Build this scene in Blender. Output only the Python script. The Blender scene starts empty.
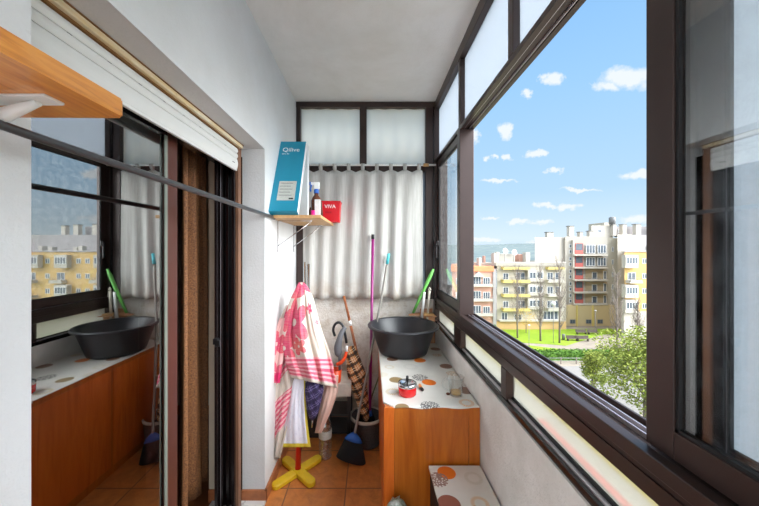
import bpy, bmesh, math, random
from mathutils import Vector, Matrix
C = bpy.context.scene.collection
R = random.Random(7)
PI = math.pi
F = 310.0; CX = 370.0; CY = 248.5; CZ = 1.385      # focal length in pixels, principal point, eye height

def P(px, py, D):
    return Vector(((px-CX)*D/F, D, CZ+(CY-py)*D/F))

# ------------------------------------------------------------------ materials
def s2l(c):
    return tuple((v/255/12.92 if v/255 <= .04045 else ((v/255+.055)/1.055)**2.4) for v in c)

class NT:
    def __init__(s, m):
        m.use_nodes = True; s.t = m.node_tree; s.t.nodes.clear()
    def n(s, typ, **kw):
        nd = s.t.nodes.new(typ)
        for k, v in kw.items():
            if k == 'inp':
                for a, b in v.items():
                    if isinstance(b, bpy.types.NodeSocket): s.t.links.new(b, nd.inputs[a])
                    else: nd.inputs[a].default_value = b
            else: setattr(nd, k, v)
        return nd
    def l(s, a, b): s.t.links.new(a, b)
    def math(s, op, a, b=None, clamp=False):
        nd = s.t.nodes.new('ShaderNodeMath'); nd.operation = op; nd.use_clamp = clamp
        for i, v in enumerate((a, b)):
            if v is None: continue
            if isinstance(v, bpy.types.NodeSocket): s.l(v, nd.inputs[i])
            else: nd.inputs[i].default_value = v
        return nd.outputs[0]
    def mix(s, f, a, b):
        nd = s.t.nodes.new('ShaderNodeMix'); nd.data_type = 'RGBA'
        for i, v in ((0, f), (6, a), (7, b)):
            if isinstance(v, bpy.types.NodeSocket): s.l(v, nd.inputs[i])
            else: nd.inputs[i].default_value = (*v, 1) if i and len(v) == 3 else v
        return nd.outputs[2]
    def coord(s, which='Object', scale=(1,1,1), loc=(0,0,0)):
        tc = s.t.nodes.new('ShaderNodeTexCoord'); mp = s.t.nodes.new('ShaderNodeMapping')
        s.l(tc.outputs[which], mp.inputs[0]); mp.inputs['Scale'].default_value = scale; mp.inputs['Location'].default_value = loc
        return mp.outputs[0]
    def noise(s, vec, scale=5, detail=4, rough=.5, dist=0):
        nd = s.n('ShaderNodeTexNoise'); s.l(vec, nd.inputs['Vector'])
        nd.inputs['Scale'].default_value = scale; nd.inputs['Detail'].default_value = detail
        nd.inputs['Roughness'].default_value = rough; nd.inputs['Distortion'].default_value = dist
        return nd.outputs[0]
    def ramp(s, f, stops, interp='LINEAR'):
        nd = s.n('ShaderNodeValToRGB'); s.l(f, nd.inputs[0]); cr = nd.color_ramp; cr.interpolation = interp
        while len(cr.elements) < len(stops): cr.elements.new(.5)
        for e, (p, c) in zip(cr.elements, stops): e.position = p; e.color = (*c, 1) if len(c) == 3 else c
        return nd.outputs[0]

MATS = {}
def mat(name, rgb, rough=.6, metal=0, var=.0, vscale=8, bump=0, bscale=60, spec=.5, stretch=(1,1,1), rgb2=None, coat=0, build=None, trans=0, coords='Object'):
    m = bpy.data.materials.new(name); nt = NT(m); MATS[name] = m
    out = nt.n('ShaderNodeOutputMaterial'); bs = nt.n('ShaderNodeBsdfPrincipled')
    nt.l(bs.outputs[0], out.inputs[0])
    base = s2l(rgb)
    bs.inputs['Roughness'].default_value = rough; bs.inputs['Metallic'].default_value = metal
    bs.inputs['Specular IOR Level'].default_value = spec; bs.inputs['Coat Weight'].default_value = coat
    bs.inputs['Transmission Weight'].default_value = trans
    co = nt.coord(coords, stretch)
    if build:
        col = build(nt, bs, co)
        if col is not None: nt.l(col, bs.inputs['Base Color'])
    elif var or rgb2:
        b2 = s2l(rgb2) if rgb2 else tuple(v*(1-var) for v in base)
        f = nt.noise(co, vscale, 5, .6)
        f = nt.ramp(f, [(.35, (0,0,0)), (.65, (1,1,1))])
        nt.l(nt.mix(f, base, b2), bs.inputs['Base Color'])
    else: bs.inputs['Base Color'].default_value = (*base, 1)
    if bump:
        bn = nt.n('ShaderNodeBump'); bn.inputs['Strength'].default_value = bump; bn.inputs['Distance'].default_value = .01
        nt.l(nt.noise(co, bscale, 4, .6), bn.inputs['Height']); nt.l(bn.outputs[0], bs.inputs['Normal'])
    return m

def glass_mat(name, refl=None, tint=(1,1,1), ior=1.5, rough=0.0, dirt=0):
    m = bpy.data.materials.new(name); nt = NT(m); MATS[name] = m
    out = nt.n('ShaderNodeOutputMaterial'); mx = nt.n('ShaderNodeMixShader'); tr = nt.n('ShaderNodeBsdfTransparent'); gl = nt.n('ShaderNodeBsdfGlossy')
    tr.inputs[0].default_value = (*tint, 1); gl.inputs['Roughness'].default_value = rough
    if refl is None:
        fr = nt.n('ShaderNodeLayerWeight'); fr.inputs[0].default_value = .5; f0 = ((ior-1)/(ior+1))**2
        nt.l(nt.math('ADD', f0, nt.math('MULTIPLY', nt.math('POWER', fr.outputs[1], 5), 1-f0)), mx.inputs[0])
    else: mx.inputs[0].default_value = refl
    nt.l(tr.outputs[0], mx.inputs[1]); nt.l(gl.outputs[0], mx.inputs[2])
    last = mx.outputs[0]
    if dirt:
        df = nt.n('ShaderNodeBsdfTranslucent'); df.inputs[0].default_value = (.8,.8,.78,1)
        m2 = nt.n('ShaderNodeMixShader'); co = nt.coord()
        f = nt.ramp(nt.noise(co, 30, 6, .7), [(.4, (0,0,0)), (.8, (1,1,1))])
        nt.l(nt.math('MULTIPLY', f, dirt), m2.inputs[0])
        nt.l(last, m2.inputs[1]); nt.l(df.outputs[0], m2.inputs[2]); last = m2.outputs[0]
    nt.l(last, out.inputs[0])
    return m

def frosted_mat(name, rgb=(235,238,240), clear=.15, rr=.5, bump=.3):
    m = bpy.data.materials.new(name); nt = NT(m); MATS[name] = m
    out = nt.n('ShaderNodeOutputMaterial'); tl = nt.n('ShaderNodeBsdfTranslucent'); df = nt.n('ShaderNodeBsdfDiffuse'); rf = nt.n('ShaderNodeBsdfRefraction')
    gl = nt.n('ShaderNodeBsdfGlossy'); gl.inputs['Roughness'].default_value = .25
    c = (*s2l(rgb), 1)
    for n_ in (tl, df, rf): n_.inputs[0].default_value = c
    rf.inputs['Roughness'].default_value = rr; rf.inputs['IOR'].default_value = 1.05
    a = nt.n('ShaderNodeMixShader'); a.inputs[0].default_value = .15; nt.l(tl.outputs[0], a.inputs[1]); nt.l(df.outputs[0], a.inputs[2])
    b = nt.n('ShaderNodeMixShader'); b.inputs[0].default_value = clear; nt.l(a.outputs[0], b.inputs[1]); nt.l(rf.outputs[0], b.inputs[2])
    d = nt.n('ShaderNodeMixShader'); d.inputs[0].default_value = .06; nt.l(b.outputs[0], d.inputs[1]); nt.l(gl.outputs[0], d.inputs[2])
    co = nt.coord(); bn = nt.n('ShaderNodeBump'); bn.inputs['Strength'].default_value = bump; bn.inputs['Distance'].default_value = .005
    nt.l(nt.noise(co, 150, 3), bn.inputs['Height'])
    for n_ in (tl, df, rf, gl): nt.l(bn.outputs[0], n_.inputs['Normal'])
    nt.l(d.outputs[0], out.inputs[0])
    return m

# ------------------------------------------------------------------ mesh helpers
def box(bm, x0, x1, y0, y1, z0, z1, mi=0, bev=0):
    if x0 > x1: x0, x1 = x1, x0
    if y0 > y1: y0, y1 = y1, y0
    if z0 > z1: z0, z1 = z1, z0
    vs = [bm.verts.new((x, y, z)) for x in (x0,x1) for y in (y0,y1) for z in (z0,z1)]
    fs = []
    for q in ((0,1,3,2),(4,6,7,5),(0,4,5,1),(2,3,7,6),(0,2,6,4),(1,5,7,3)):
        f = bm.faces.new([vs[i] for i in q]); f.material_index = mi; fs.append(f)
    if bev:
        es = list({e for f in fs for e in f.edges})
        bmesh.ops.bevel(bm, geom=es, offset=bev, segments=2, affect='EDGES', profile=.5)
    return vs

def tube(bm, pts, r, seg=8, mi=0, caps=True):
    pts = [Vector(p) for p in pts]; n = len(pts)
    rs = list(r) if isinstance(r, (list, tuple)) else [r]*n
    if n >= 4 and seg >= 10:      # round the bends
        np_, nr = [], []
        for i in range(n-1):
            p0, p1, p2, p3 = pts[max(i-1,0)], pts[i], pts[i+1], pts[min(i+2,n-1)]
            for k in range(5):
                t = k/5; np_.append(.5*((2*p1)+(p2-p0)*t+(2*p0-5*p1+4*p2-p3)*t*t+(3*p1-p0-3*p2+p3)*t**3)); nr.append(rs[i]+(rs[i+1]-rs[i])*t)
        pts, rs = np_+[pts[-1]], nr+[rs[-1]]; n = len(pts)
    rings = []; up = Vector((0,0,1))
    prev = None
    for i, p in enumerate(pts):
        t = (pts[min(i+1, n-1)]-pts[max(i-1, 0)]).normalized()
        if prev is None:
            a = t.cross(up if abs(t.z) < .95 else Vector((1,0,0))).normalized()
        else:
            a = (prev - t*prev.dot(t)).normalized()
        prev = a; b = t.cross(a)
        rings.append([bm.verts.new(p+(a*math.cos(2*PI*k/seg)+b*math.sin(2*PI*k/seg))*rs[i]) for k in range(seg)])
    for i in range(n-1):
        for k in range(seg):
            f = bm.faces.new((rings[i][k], rings[i][(k+1)%seg], rings[i+1][(k+1)%seg], rings[i+1][k])); f.smooth = True; f.material_index = mi
    if caps:
        for rg in (rings[0][::-1], rings[-1]):
            f = bm.faces.new(rg); f.material_index = mi

def lathe(bm, prof, seg=32, c=(0,0,0), mi=0, sx=1, sy=1):
    rings = []
    for r, z in prof:
        rings.append([bm.verts.new((c[0]+r*sx*math.cos(2*PI*k/seg), c[1]+r*sy*math.sin(2*PI*k/seg), c[2]+z)) for k in range(seg)] if r > 1e-6 else [bm.verts.new((c[0], c[1], c[2]+z))])
    for a, b in zip(rings, rings[1:]):
        for k in range(seg):
            q = [a[k % len(a)], a[(k+1) % len(a)], b[(k+1) % len(b)], b[k % len(b)]]
            u = []
            for v in q:
                if v not in u: u.append(v)
            if len(u) > 2:
                f = bm.faces.new(u); f.smooth = True; f.material_index = mi

def obj(name, bm, m, parent=None, loc=None, smooth=False):
    me = bpy.data.meshes.new(name)
    bmesh.ops.recalc_face_normals(bm, faces=bm.faces)
    bm.to_mesh(me); bm.free()
    for x in (m if isinstance(m, (list, tuple)) else [m]): me.materials.append(x)
    if smooth:
        for p in me.polygons: p.use_smooth = True
    o = bpy.data.objects.new(name, me); C.objects.link(o)
    if parent:
        o.parent = parent; o.matrix_parent_inverse = Matrix.Translation(-parent.location) if not loc else Matrix()
    if loc: o.location = loc
    return o
BM = bmesh.new

def boxes(name, lst, m, parent=None, bev=0):
    bm = BM()
    for b in lst: box(bm, *b, bev=bev)
    return obj(name, bm, m, parent)

def thing(name, label, cat, loc=(0,0,0), group=None):
    o = bpy.data.objects.new(name, None); C.objects.link(o); o.location = loc
    o.empty_display_size = .05
    o['label'] = label; o['category'] = cat
    if group: o['group'] = group
    return o
def tag(o, label, cat, group=None, kind=None):
    o['label'] = label; o['category'] = cat
    if group: o['group'] = group
    if kind: o['kind'] = kind
    return o
def struct(o, label=None, cat=None):
    o['kind'] = 'structure'
    if label: o['label'] = label
    if cat: o['category'] = cat
    return o
def senv(name, label=None, cat=None):
    o = bpy.data.objects.new(name, None); C.objects.link(o); return struct(o, label, cat)

# ------------------------------------------------------------------ material set
def wall_build(nt, bs, co):
    a = nt.noise(co, 3, 6, .6); b = nt.noise(co, 14, 5, .7)
    f = nt.ramp(a, [(.35, (0,0,0)), (.7, (1,1,1))])
    c = nt.mix(f, s2l((210,211,211)), s2l((201,201,199)))
    g = nt.ramp(b, [(.62, (0,0,0)), (.78, (1,1,1))])
    return nt.mix(nt.math('MULTIPLY', g, .25), c, s2l((190,186,176)))
plaster = mat('white_plaster', (222,221,218), .85, build=wall_build, bump=.25, bscale=90)
def dirty_build(nt, bs, co):
    a = nt.noise(co, 4, 8, .75, .4); b = nt.noise(co, 16, 6, .8)
    f = nt.ramp(a, [(.45, (0,0,0)), (.62, (1,1,1))])
    g = nt.ramp(b, [(.5, (0,0,0)), (.66, (1,1,1))])
    c = nt.mix(f, s2l((222,216,208)), s2l((204,192,176)))
    return nt.mix(nt.math('MULTIPLY', g, .5), c, s2l((165,140,115)))
dirty = mat('stained_plaster', (210,205,195), .9, build=dirty_build, bump=.6, bscale=60)
def ceil_build(nt, bs, co):
    a = nt.noise(co, 2.2, 7, .65, .3); f = nt.ramp(a, [(.42, (0,0,0)), (.7, (1,1,1))])
    return nt.mix(f, s2l((232,230,226)), s2l((218,215,208)))
ceilm = mat('ceiling_paint', (230,228,224), .9, build=ceil_build, bump=.3, bscale=120)
def tile_build(nt, bs, co):
    br = nt.n('ShaderNodeTexBrick'); br.offset = 0; br.inputs['Scale'].default_value = 1
    for k, v in (('Mortar Size', .004), ('Brick Width', .335), ('Row Height', .335), ('Mortar Smooth', .1)): br.inputs[k].default_value = v
    nt.l(nt.coord('Object', (1,1,1), (.139+.335*4, -1.79+.335*9, 0)), br.inputs['Vector'])
    br.inputs['Color1'].default_value = (*s2l((212,136,70)), 1); br.inputs['Color2'].default_value = (*s2l((200,124,62)), 1); br.inputs['Mortar'].default_value = (*s2l((120,84,58)), 1)
    a = nt.noise(co, 14, 8, .7, .5); f = nt.ramp(a, [(.4, (0,0,0)), (.68, (1,1,1))])
    return nt.mix(nt.math('MULTIPLY', f, .6), br.outputs[0], s2l((146,84,44)))
tile = mat('terracotta_tile', (180,100,45), .35, build=tile_build, bump=.08, bscale=30)
base_tile = mat('terracotta_skirting', (176,108,66), .5, var=.3, vscale=25)
def marble_build(nt, bs, co):
    a = nt.noise(co, 6, 8, .7, 2.5); f = nt.ramp(a, [(.46, (0,0,0)), (.5, (1,1,1)), (.54, (0,0,0))])
    return nt.mix(nt.math('MULTIPLY', f, .8), s2l((216,214,210)), s2l((120,118,118)))
marble = mat('white_marble', (216,214,210), .35, build=marble_build)
alu = mat('brown_aluminium', (62,47,43), .34, metal=.35, var=.12, vscale=12, spec=.6)
alu_dirty = mat('weathered_brown_aluminium', (84,64,54), .4, metal=.3, rgb2=(112,88,66), vscale=22)
alu_dark = mat('black_brown_aluminium', (34,26,26), .22, metal=.3, var=.3, vscale=6, spec=.7)
rail = mat('bare_aluminium_rail', (196,190,196), .3, metal=.7)
gasket = mat('black_rubber', (20,20,22), .6)
clear = glass_mat('clear_glass', None, (.97,.98,.98), 1.45)
hazy = glass_mat('dusty_glass', None, (.95,.96,.95), 1.5, dirt=.07)
doorglass = glass_mat('dark_door_glass', .48, (.4,.42,.4), rough=.002)
sashglass = glass_mat('reflective_sash_glass', .22, (.9,.92,.92), rough=.002, dirt=.1)
frost = frosted_mat('frosted_glass', (184,189,194), .1)
frost_low = frosted_mat('frosted_lower_glass', (206,205,198), .8, bump=.05, rr=.3)
reeded = frosted_mat('reeded_glass', (255,252,245), .4, rr=.4)
shutter_w = mat('white_pvc_shutter', (214,214,210), .55, var=.05, vscale=4)
box_cream = mat('cream_painted_wood', (226,218,196), .6, rgb2=(206,178,128), vscale=9, stretch=(3,.6,3))
seam_b = mat('dirty_brown_seam', (120,84,40), .8)
def wood_fn(c1, c2, c3, sc=6, st=(12,1,12)):
    def f(nt, bs, co):
        cc = nt.coord('Object', st)
        a = nt.noise(cc, sc, 6, .6, 1.2); r = nt.ramp(a, [(.3, s2l(c1)), (.55, s2l(c2)), (.75, s2l(c3))])
        return r
    return f
pine = mat('varnished_pine', (220,140,50), .35, build=wood_fn((232,158,62), (214,134,44), (176,98,30)), coat=.3)
shelf_w = mat('pale_chipboard', (200,160,110), .55, build=wood_fn((206,168,120), (196,152,100), (176,130,84)))
cab_w = mat('orange_cabinet_wood', (190,104,28), .3, build=wood_fn((196,112,34), (180,96,24), (158,76,16), 3, (8,8,.8)), coat=.15)
cab_edge = mat('orange_edge_wood', (214,110,34), .35, build=wood_fn((222,120,40), (208,104,30), (186,86,24), 3, (8,8,.8)))
white_metal = mat('white_painted_metal', (226,226,222), .4)
chrome = mat('chrome', (205,205,208), .12, metal=1)
grey_rod = mat('dark_grey_rod_enamel', (84,84,86), .28, metal=.55)
black_pl = mat('black_plastic', (30,30,32), .35)
basin_m = mat('dark_grey_plastic', (44,44,49), .34, var=.15, vscale=5)
white_pl = mat('white_plastic', (232,232,230), .4)
blue_pl = mat('blue_plastic', (36,96,184), .4)
purple_m = mat('purple_enamel', (140,28,110), .3)
teal_pl = mat('turquoise_plastic', (70,186,196), .4)
grey_m = mat('grey_metal_tube', (140,136,128), .4, metal=.2)
stick_w = mat('worn_wooden_stick', (168,96,50), .6, var=.3, vscale=20)
bristle = mat('black_bristle', (34,38,44), .7, bump=1, bscale=250, stretch=(6,6,.6))
yellow_w = mat('yellow_painted_wood', (226,188,30), .45, var=.12, vscale=30)
red_w = mat('red_painted_wood', (196,26,26), .4)
orange_pl = mat('orange_red_plastic', (232,76,24), .4)
red_pl = mat('red_plastic', (212,18,34), .35)
red_en = mat('red_enamel', (220,10,16), .2, coat=.5)
grey_pl = mat('grey_plastic', (98,100,104), .5)
bucket_m = mat('speckled_grey_bucket', (98,98,98), .6, rgb2=(70,70,72), vscale=120)
amber = mat('amber_plastic', (92,52,34), .2, spec=.7)
pink_pl = mat('magenta_plastic', (230,20,130), .4)
paper = mat('white_paper_label', (226,226,222), .7, var=.12, vscale=40)
teal_card = mat('turquoise_cardboard', (22,142,172), .5, var=.08, vscale=6)
white_card = mat('white_cardboard', (226,228,228), .6, var=.05)
lab_grey = mat('printed_label_grey', (204,206,198), .6, rgb2=(176,180,172), vscale=60, stretch=(1,1,5))
ink = mat('black_ink', (40,40,40), .7)
white_ink = mat('white_ink', (240,244,245), .6)
orange_l = mat('orange_lighter_plastic', (236,140,60), .3)
mug_glass = glass_mat('mug_glass', None, (.96,.97,.97), 1.6)
residue = mat('orange_residue', (214,170,100), .5)
terra = mat('terracotta_board', (204,150,112), .7, var=.2, vscale=20)
green_pl = mat('green_plastic', (104,180,84), .4)
kcloth = mat('white_block', (208,200,186), .8, var=.2, vscale=18)
water_pl = glass_mat('clear_bottle_plastic', .4, (.97,.98,.98), rough=.12, dirt=.5)
gold_cur = mat('brown_gold_curtain', (146,98,56), .7, rgb2=(84,50,28), vscale=160, bump=.3, bscale=300)
red_cur = mat('rust_curtain', (120,50,40), .8, var=.3, vscale=30)
beige_wall = mat('beige_paint', (206,196,176), .85, var=.05)
room_dark = mat('room_paint', (170,160,150), .9)
foil = mat('green_white_foil', (190,196,190), .3, rgb2=(60,90,40), vscale=30, metal=.2)
black_cl = mat('black_cloth', (22,22,26), .9, bump=.6, bscale=60)

# curtain on the end wall
def curtain_build(nt, bs, co):
    a = nt.noise(nt.coord('Object', (30,1,2)), 3, 6, .6); f = nt.ramp(a, [(.35, (0,0,0)), (.65, (1,1,1))])
    c = nt.mix(f, s2l((192,190,186)), s2l((177,175,169)))
    # grime rising from the hem
    sx = nt.n('ShaderNodeSeparateXYZ'); tc = nt.n('ShaderNodeTexCoord'); nt.l(tc.outputs['Object'], sx.inputs[0])
    h = nt.math('SUBTRACT', 1.18, sx.outputs[2]); h = nt.math('MULTIPLY', h, 4, True)
    g = nt.ramp(nt.noise(co, 9, 7, .75, .6), [(.38, (0,0,0)), (.6, (1,1,1))])
    return nt.mix(nt.math('MULTIPLY', nt.math('MULTIPLY', h, g), .95), c, s2l((158,134,112)))
cur_m = mat('off_white_curtain_cloth', (212,209,202), .9, build=curtain_build, bump=.3, bscale=200)

# oilcloth with printed dots : list of (x, y, r, colour, kind)
def oilcloth(name, dots):
    def b(nt, bs, co):
        tc = nt.n('ShaderNodeTexCoord'); sx = nt.n('ShaderNodeSeparateXYZ'); nt.l(tc.outputs['Object'], sx.inputs[0])
        n1 = nt.ramp(nt.noise(co, 7, 7, .7), [(.45, (0,0,0)), (.75, (1,1,1))])
        col = nt.mix(nt.math('MULTIPLY', n1, .35), s2l((222,220,212)), s2l((192,190,182)))
        vor = nt.n('ShaderNodeTexVoronoi'); nt.l(co, vor.inputs['Vector']); vor.inputs['Scale'].default_value = 75; vor.feature = 'DISTANCE_TO_EDGE'
        vo = nt.math('LESS_THAN', vor.outputs[0], .16)
        for x, y, r, c, kind in dots:
            dx = nt.math('SUBTRACT', sx.outputs[0], x); dy = nt.math('SUBTRACT', sx.outputs[1], y)
            d = nt.math('SQRT', nt.math('ADD', nt.math('MULTIPLY', dx, dx), nt.math('MULTIPLY', dy, dy)))
            mk = nt.math('LESS_THAN', d, r)
            if kind == 'lace': mk = nt.math('MULTIPLY', mk, vo)
            if kind == 'ring':
                an = nt.math('ARCTAN2', dy, dx); w = nt.math('GREATER_THAN', nt.math('SINE', nt.math('MULTIPLY', an, 22)), 0)
                mk = nt.math('MULTIPLY', nt.math('MULTIPLY', mk, nt.math('GREATER_THAN', d, r*.6)), w)
            if kind == 'faint': mk = nt.math('MULTIPLY', mk, .35)
            col = nt.mix(mk, col, s2l(c))
        return col
    return mat(name, (220,220,214), .35, build=b)

# ------------------------------------------------------------------ room shell
XL = -.577; XR = .50; YE = 2.452; ZC = CZ+1.147; YB = -1.15
sill = CZ-.374; beam0 = CZ+.675; beam1 = CZ+.698; par = CZ-.59; y_mul = 1.75
boxes('floor', [(-.75, .56, YB, YE, -.2, 0)], tile)
struct(bpy.data.objects['floor'])
boxes('ceiling', [(-.577, .66, YB, YE+.15, ZC, ZC+.3)], ceilm); struct(bpy.data.objects['ceiling'])
bm = BM()
box(bm, -.88, XL, YB, .528, 0, ZC); struct(boxes('wall_left_far', [(-.88, XL, 1.70, YE, 0, ZC)], plaster)); struct(boxes('wall_left_top', [(-.88, XL, .528, 1.70, CZ+.5455, ZC)], plaster))
struct(obj('wall_left', bm, plaster))
struct(boxes('wall_jamb', [(-.8805, -.803, 1.694, 1.70, .07, CZ+.545)], beige_wall)); struct(boxes('trim_jamb', [(-.8805, -.803, 1.688, 1.70, 0, .07)], base_tile))
struct(boxes('wall_right', [(XR, .575, YB, YE+.15, -.2, par)], mat('lightened_cement', (236,236,233), .85, rgb2=(222,222,217), vscale=9, bump=.5, bscale=80)))  # rough cement paint, lightened to make up for weak bounce light here
struct(boxes('wall_end', [(-.95, XR, YE, YE+.15, -.2, CZ-.375), (-.95, XL, YE, YE+.15, CZ-.375, ZC)], dirty))
struct(boxes('baseboard_left', [(XL, XL+.012, 1.69, YE, 0, .065), (-.70, XL+.012, 1.688, 1.70, .012, .065)], base_tile))
struct(boxes('baseboard_end', [(XL+.012, XR, YE-.012, YE, 0, .065)], base_tile))
struct(boxes('trim_threshold', [(-.86, XL+.01, .528, 1.70, 0, .012)], marble))
# rest of the building around the balcony: a slab above and an unlit living room to the left
struct(boxes('trim_slab', [(-7, -.577, -7, YE+.15, ZC, ZC+.3), (-.577, .66, -7, YB, ZC+.0, ZC+.3)], plaster))
bm = BM()
box(bm, -4.2, -.88, 2.6, 2.7, 0, ZC); box(bm, -4.2, -4.1, -3, 2.6, 0, ZC); box(bm, -4.2, -.88, -3.1, -3, 0, ZC); box(bm, -.98, -.881, -3, .4, 0, ZC)
struct(obj('wall_room', bm, beige_wall))
struct(boxes('floor_room', [(-4.2, -.80, -3, 2.7, -.2, -.001)], mat('room_floor_wood', (120,70,40), .4, var=.3, vscale=8)))
struct(boxes('baseboard_room', [(-3.4, -.881, 2.588, 2.6, 0, .07)], mat('room_skirting_wood', (170,100,50), .5)))
struct(boxes('wall_facade', [(-.88, -.577, -7, YB, 0, ZC)], plaster))

# ------------------------------------------------------------------ glazing on the right
w1 = senv('window_1')
def bar(name, y0, y1, z0, z1, x0=.51, x1=.56, m=alu, parent=w1, bev=.002):
    return boxes(name, [(x0, x1, y0, y1, z0, z1)], m, parent, bev)
YN = YB
bm = BM()   # lower rail: stepped face and sliding tracks
box(bm, .512, .60, YN, 2.44, CZ-.457, sill-.012, bev=.002)
box(bm, .505, .53, YN, 2.44, sill-.030, sill, bev=.002)
box(bm, .508, .52, YN, 2.44, CZ-.425, CZ-.418)
box(bm, .535, .60, YN, 2.44, sill-.013, sill-.008)
box(bm, .594, .60, YN, 2.44, sill-.012, sill+.004)
obj('window_rail', bm, alu, w1)
boxes('track_rail', [(.553, .556, YN, 2.44, sill-.008, sill+.002)], rail, w1)
boxes('track_rail', [(.572, .575, YN, 2.44, sill-.008, sill+.002)], rail, w1)
boxes('track_rail', [(.518, .5195, YN, 2.44, CZ-.4185, CZ-.4165)], rail, w1)
bm = BM()   # upper beam
box(bm, .51, .585, YN, 2.44, beam0+.006, beam1, bev=.002)
box(bm, .51, .53, YN, 2.44, beam0, beam0+.008); box(bm, .566, .585, YN, 2.44, beam0-.004, beam0+.008)
obj('window_beam', bm, alu, w1)
boxes('track_rail', [(.53, .5325, YN, 2.44, beam0+.001, beam0+.006)], rail, w1)
boxes('track_rail', [(.560, .5625, YN, 2.44, beam0-.002, beam0+.006)], rail, w1)
bar('window_head', YN, 2.44, ZC-.073, ZC-.002, .505, .56)
boxes('sealant_bead', [(.500, .506, YN, 2.44, ZC-.006, ZC)], white_pl, w1)
bar('window_foot', YN, 2.44, par, par+.022, .506, .56, alu_dark)
boxes('track_rail', [(.518, .530, YN, 2.44, par+.022, par+.026)], rail, w1)
for y0, y1 in ((1.75,1.79), (1.108,1.148), (.30,.34), (-.5,-.46)):
    bar('mullion', y0, y1, beam1, ZC-.073, .51, .545)
for y0, y1 in ((1.745,1.885), (1.162,1.21), (.47,.53), (-.3,-.25)):
    bar('mullion', y0, y1, par+.022, CZ-.457, .51, .545)
bar('mullion', 1.745, 1.80, sill-.01, beam0, .505, .585)
bar('mullion', 2.40, 2.452, par, ZC, .50, .60)
for y0, y1 in ((1.79,2.40), (1.148,1.75), (.34,1.108), (-.46,.30)):
    boxes('pane', [(.536, .541, y0, y1, beam1, ZC-.073)], frost, w1)
for y0, y1 in ((1.885,2.40), (1.21,1.745), (.53,1.162), (-.25,.47)):
    boxes('pane', [(.538, .543, y0, y1, par+.022, CZ-.457)], frost_low, w1)
    boxes('gasket', [(.532, .5381, y0, y1, par+.026, par+.034)], gasket, w1)
# sash windows (each slides on its own)
def sash(name, x0, y0, y1, gm, frame_m, sv0=.045, sv1=.05, rh=.042, rl=.05, dx=.026):
    r = senv(name)
    z0 = sill+.003; z1 = beam0-.002
    boxes('stile', [(x0, x0+dx, y0, y0+sv0, z0, z1)], frame_m, r, .002)
    boxes('stile', [(x0, x0+dx, y1-sv1, y1, z0, z1)], frame_m, r, .002)
    boxes('sash_rail', [(x0, x0+dx, y0+sv0, y1-sv1, z0, z0+rl)], frame_m, r, .002)
    boxes('sash_rail', [(x0, x0+dx, y0+sv0, y1-sv1, z1-rh, z1)], frame_m, r, .002)
    boxes('pane', [(x0+dx*.45, x0+dx*.45+.004, y0+sv0, y1-sv1, z0+rl, z1-rh)], gm, r)
    bm = BM()
    for a, b in ((y0+sv0, y0+sv0+.006), (y1-sv1-.006, y1-sv1)): box(bm, x0+.004, x0+dx*.45, a, b, z0+rl, z1-rh)
    for a, b in ((z0+rl, z0+rl+.006), (z1-rh-.006, z1-rh)): box(bm, x0+.004, x0+dx*.45, y0+sv0, y1-sv1, a, b)
    obj('gasket', bm, gasket, r)
    return r
s1 = sash('window_2', .520, 1.80, 2.40, hazy, alu, .05, .05, .05, .055)
boxes('window_handle', [(.505, .520, 2.335, 2.36, CZ+.02, CZ+.06), (.495, .507, 2.34, 2.355, CZ-.07, CZ+.05)], alu_dark, s1, .002)
s2 = sash('window_3', .532, -.55, .598, sashglass, alu, .054, .054, .04, .05, .022)
s3 = sash('window_4', .562, -.65, .578, frost, alu_dark, .08, .085, .04, .05, .022)

# ------------------------------------------------------------------ end glazing
w5 = senv('window_5')
zt = CZ+.677; zb = CZ-.375
s = YE/F
def EX(px): return (px-CX)*s
bm = BM()
Y0, Y1 = YE-.035, YE+.03
box(bm, EX(297), EX(437), Y0, Y1, ZC-.045, ZC-.001, bev=.002)
obj('window_head', bm, alu, w5)
boxes('mullion', [(EX(297.3), EX(301.4), Y0, Y1, CZ+.6, ZC-.045), (EX(297.3), EX(304), Y0, Y1, zb, CZ+.6)], alu, w5, .002)
boxes('mullion', [(EX(359.8), EX(366.7), Y0, Y1, zb, ZC-.045)], alu, w5, .002)
boxes('mullion', [(EX(424.8), EX(432), Y0, Y1, zb-.02, ZC-.045)], alu, w5, .002)
boxes('mullion', [(EX(432), EX(434), Y0-.01, Y1, zb-.02, ZC-.045)], alu_dark, w5, .001)
boxes('transom', [(EX(301.4), EX(424.8), Y0, Y1, CZ+.60, CZ+.66)], alu, w5, .002)
boxes('window_sill', [(EX(301.4), EX(424.8), Y0, Y1, zb, zb+.045)], alu, w5, .002)
def reeded_pane(x0, x1, z0, z1, m):
    bm = BM(); n = 120; vs = []
    for i in range(n+1):
        x = x0+(x1-x0)*i/n; y = .004*math.sin((x-x0)/.115*2*PI)
        vs.append([bm.verts.new((x, YE+y+d, z)) for d in (0, .004) for z in (z0, z1)])
    for a, b in zip(vs, vs[1:]):
        for q in ((0,1),(3,2),(1,3),(2,0)): bm.faces.new((a[q[0]], a[q[1]], b[q[1]], b[q[0]]))
    obj('pane', bm, m, w5, smooth=True)
reeded_pane(EX(301.4), EX(359.8), CZ+.665, ZC-.045, reeded)
reeded_pane(EX(366.7), EX(424.8), CZ+.665, ZC-.045, reeded)
boxes('pane', [(EX(301.4), EX(359.8), YE, YE+.005, zb+.045, CZ+.60)], frost, w5)
boxes('pane', [(EX(366.7), EX(424.8), YE, YE+.005, zb+.045, CZ+.60)], frost, w5)

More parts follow.
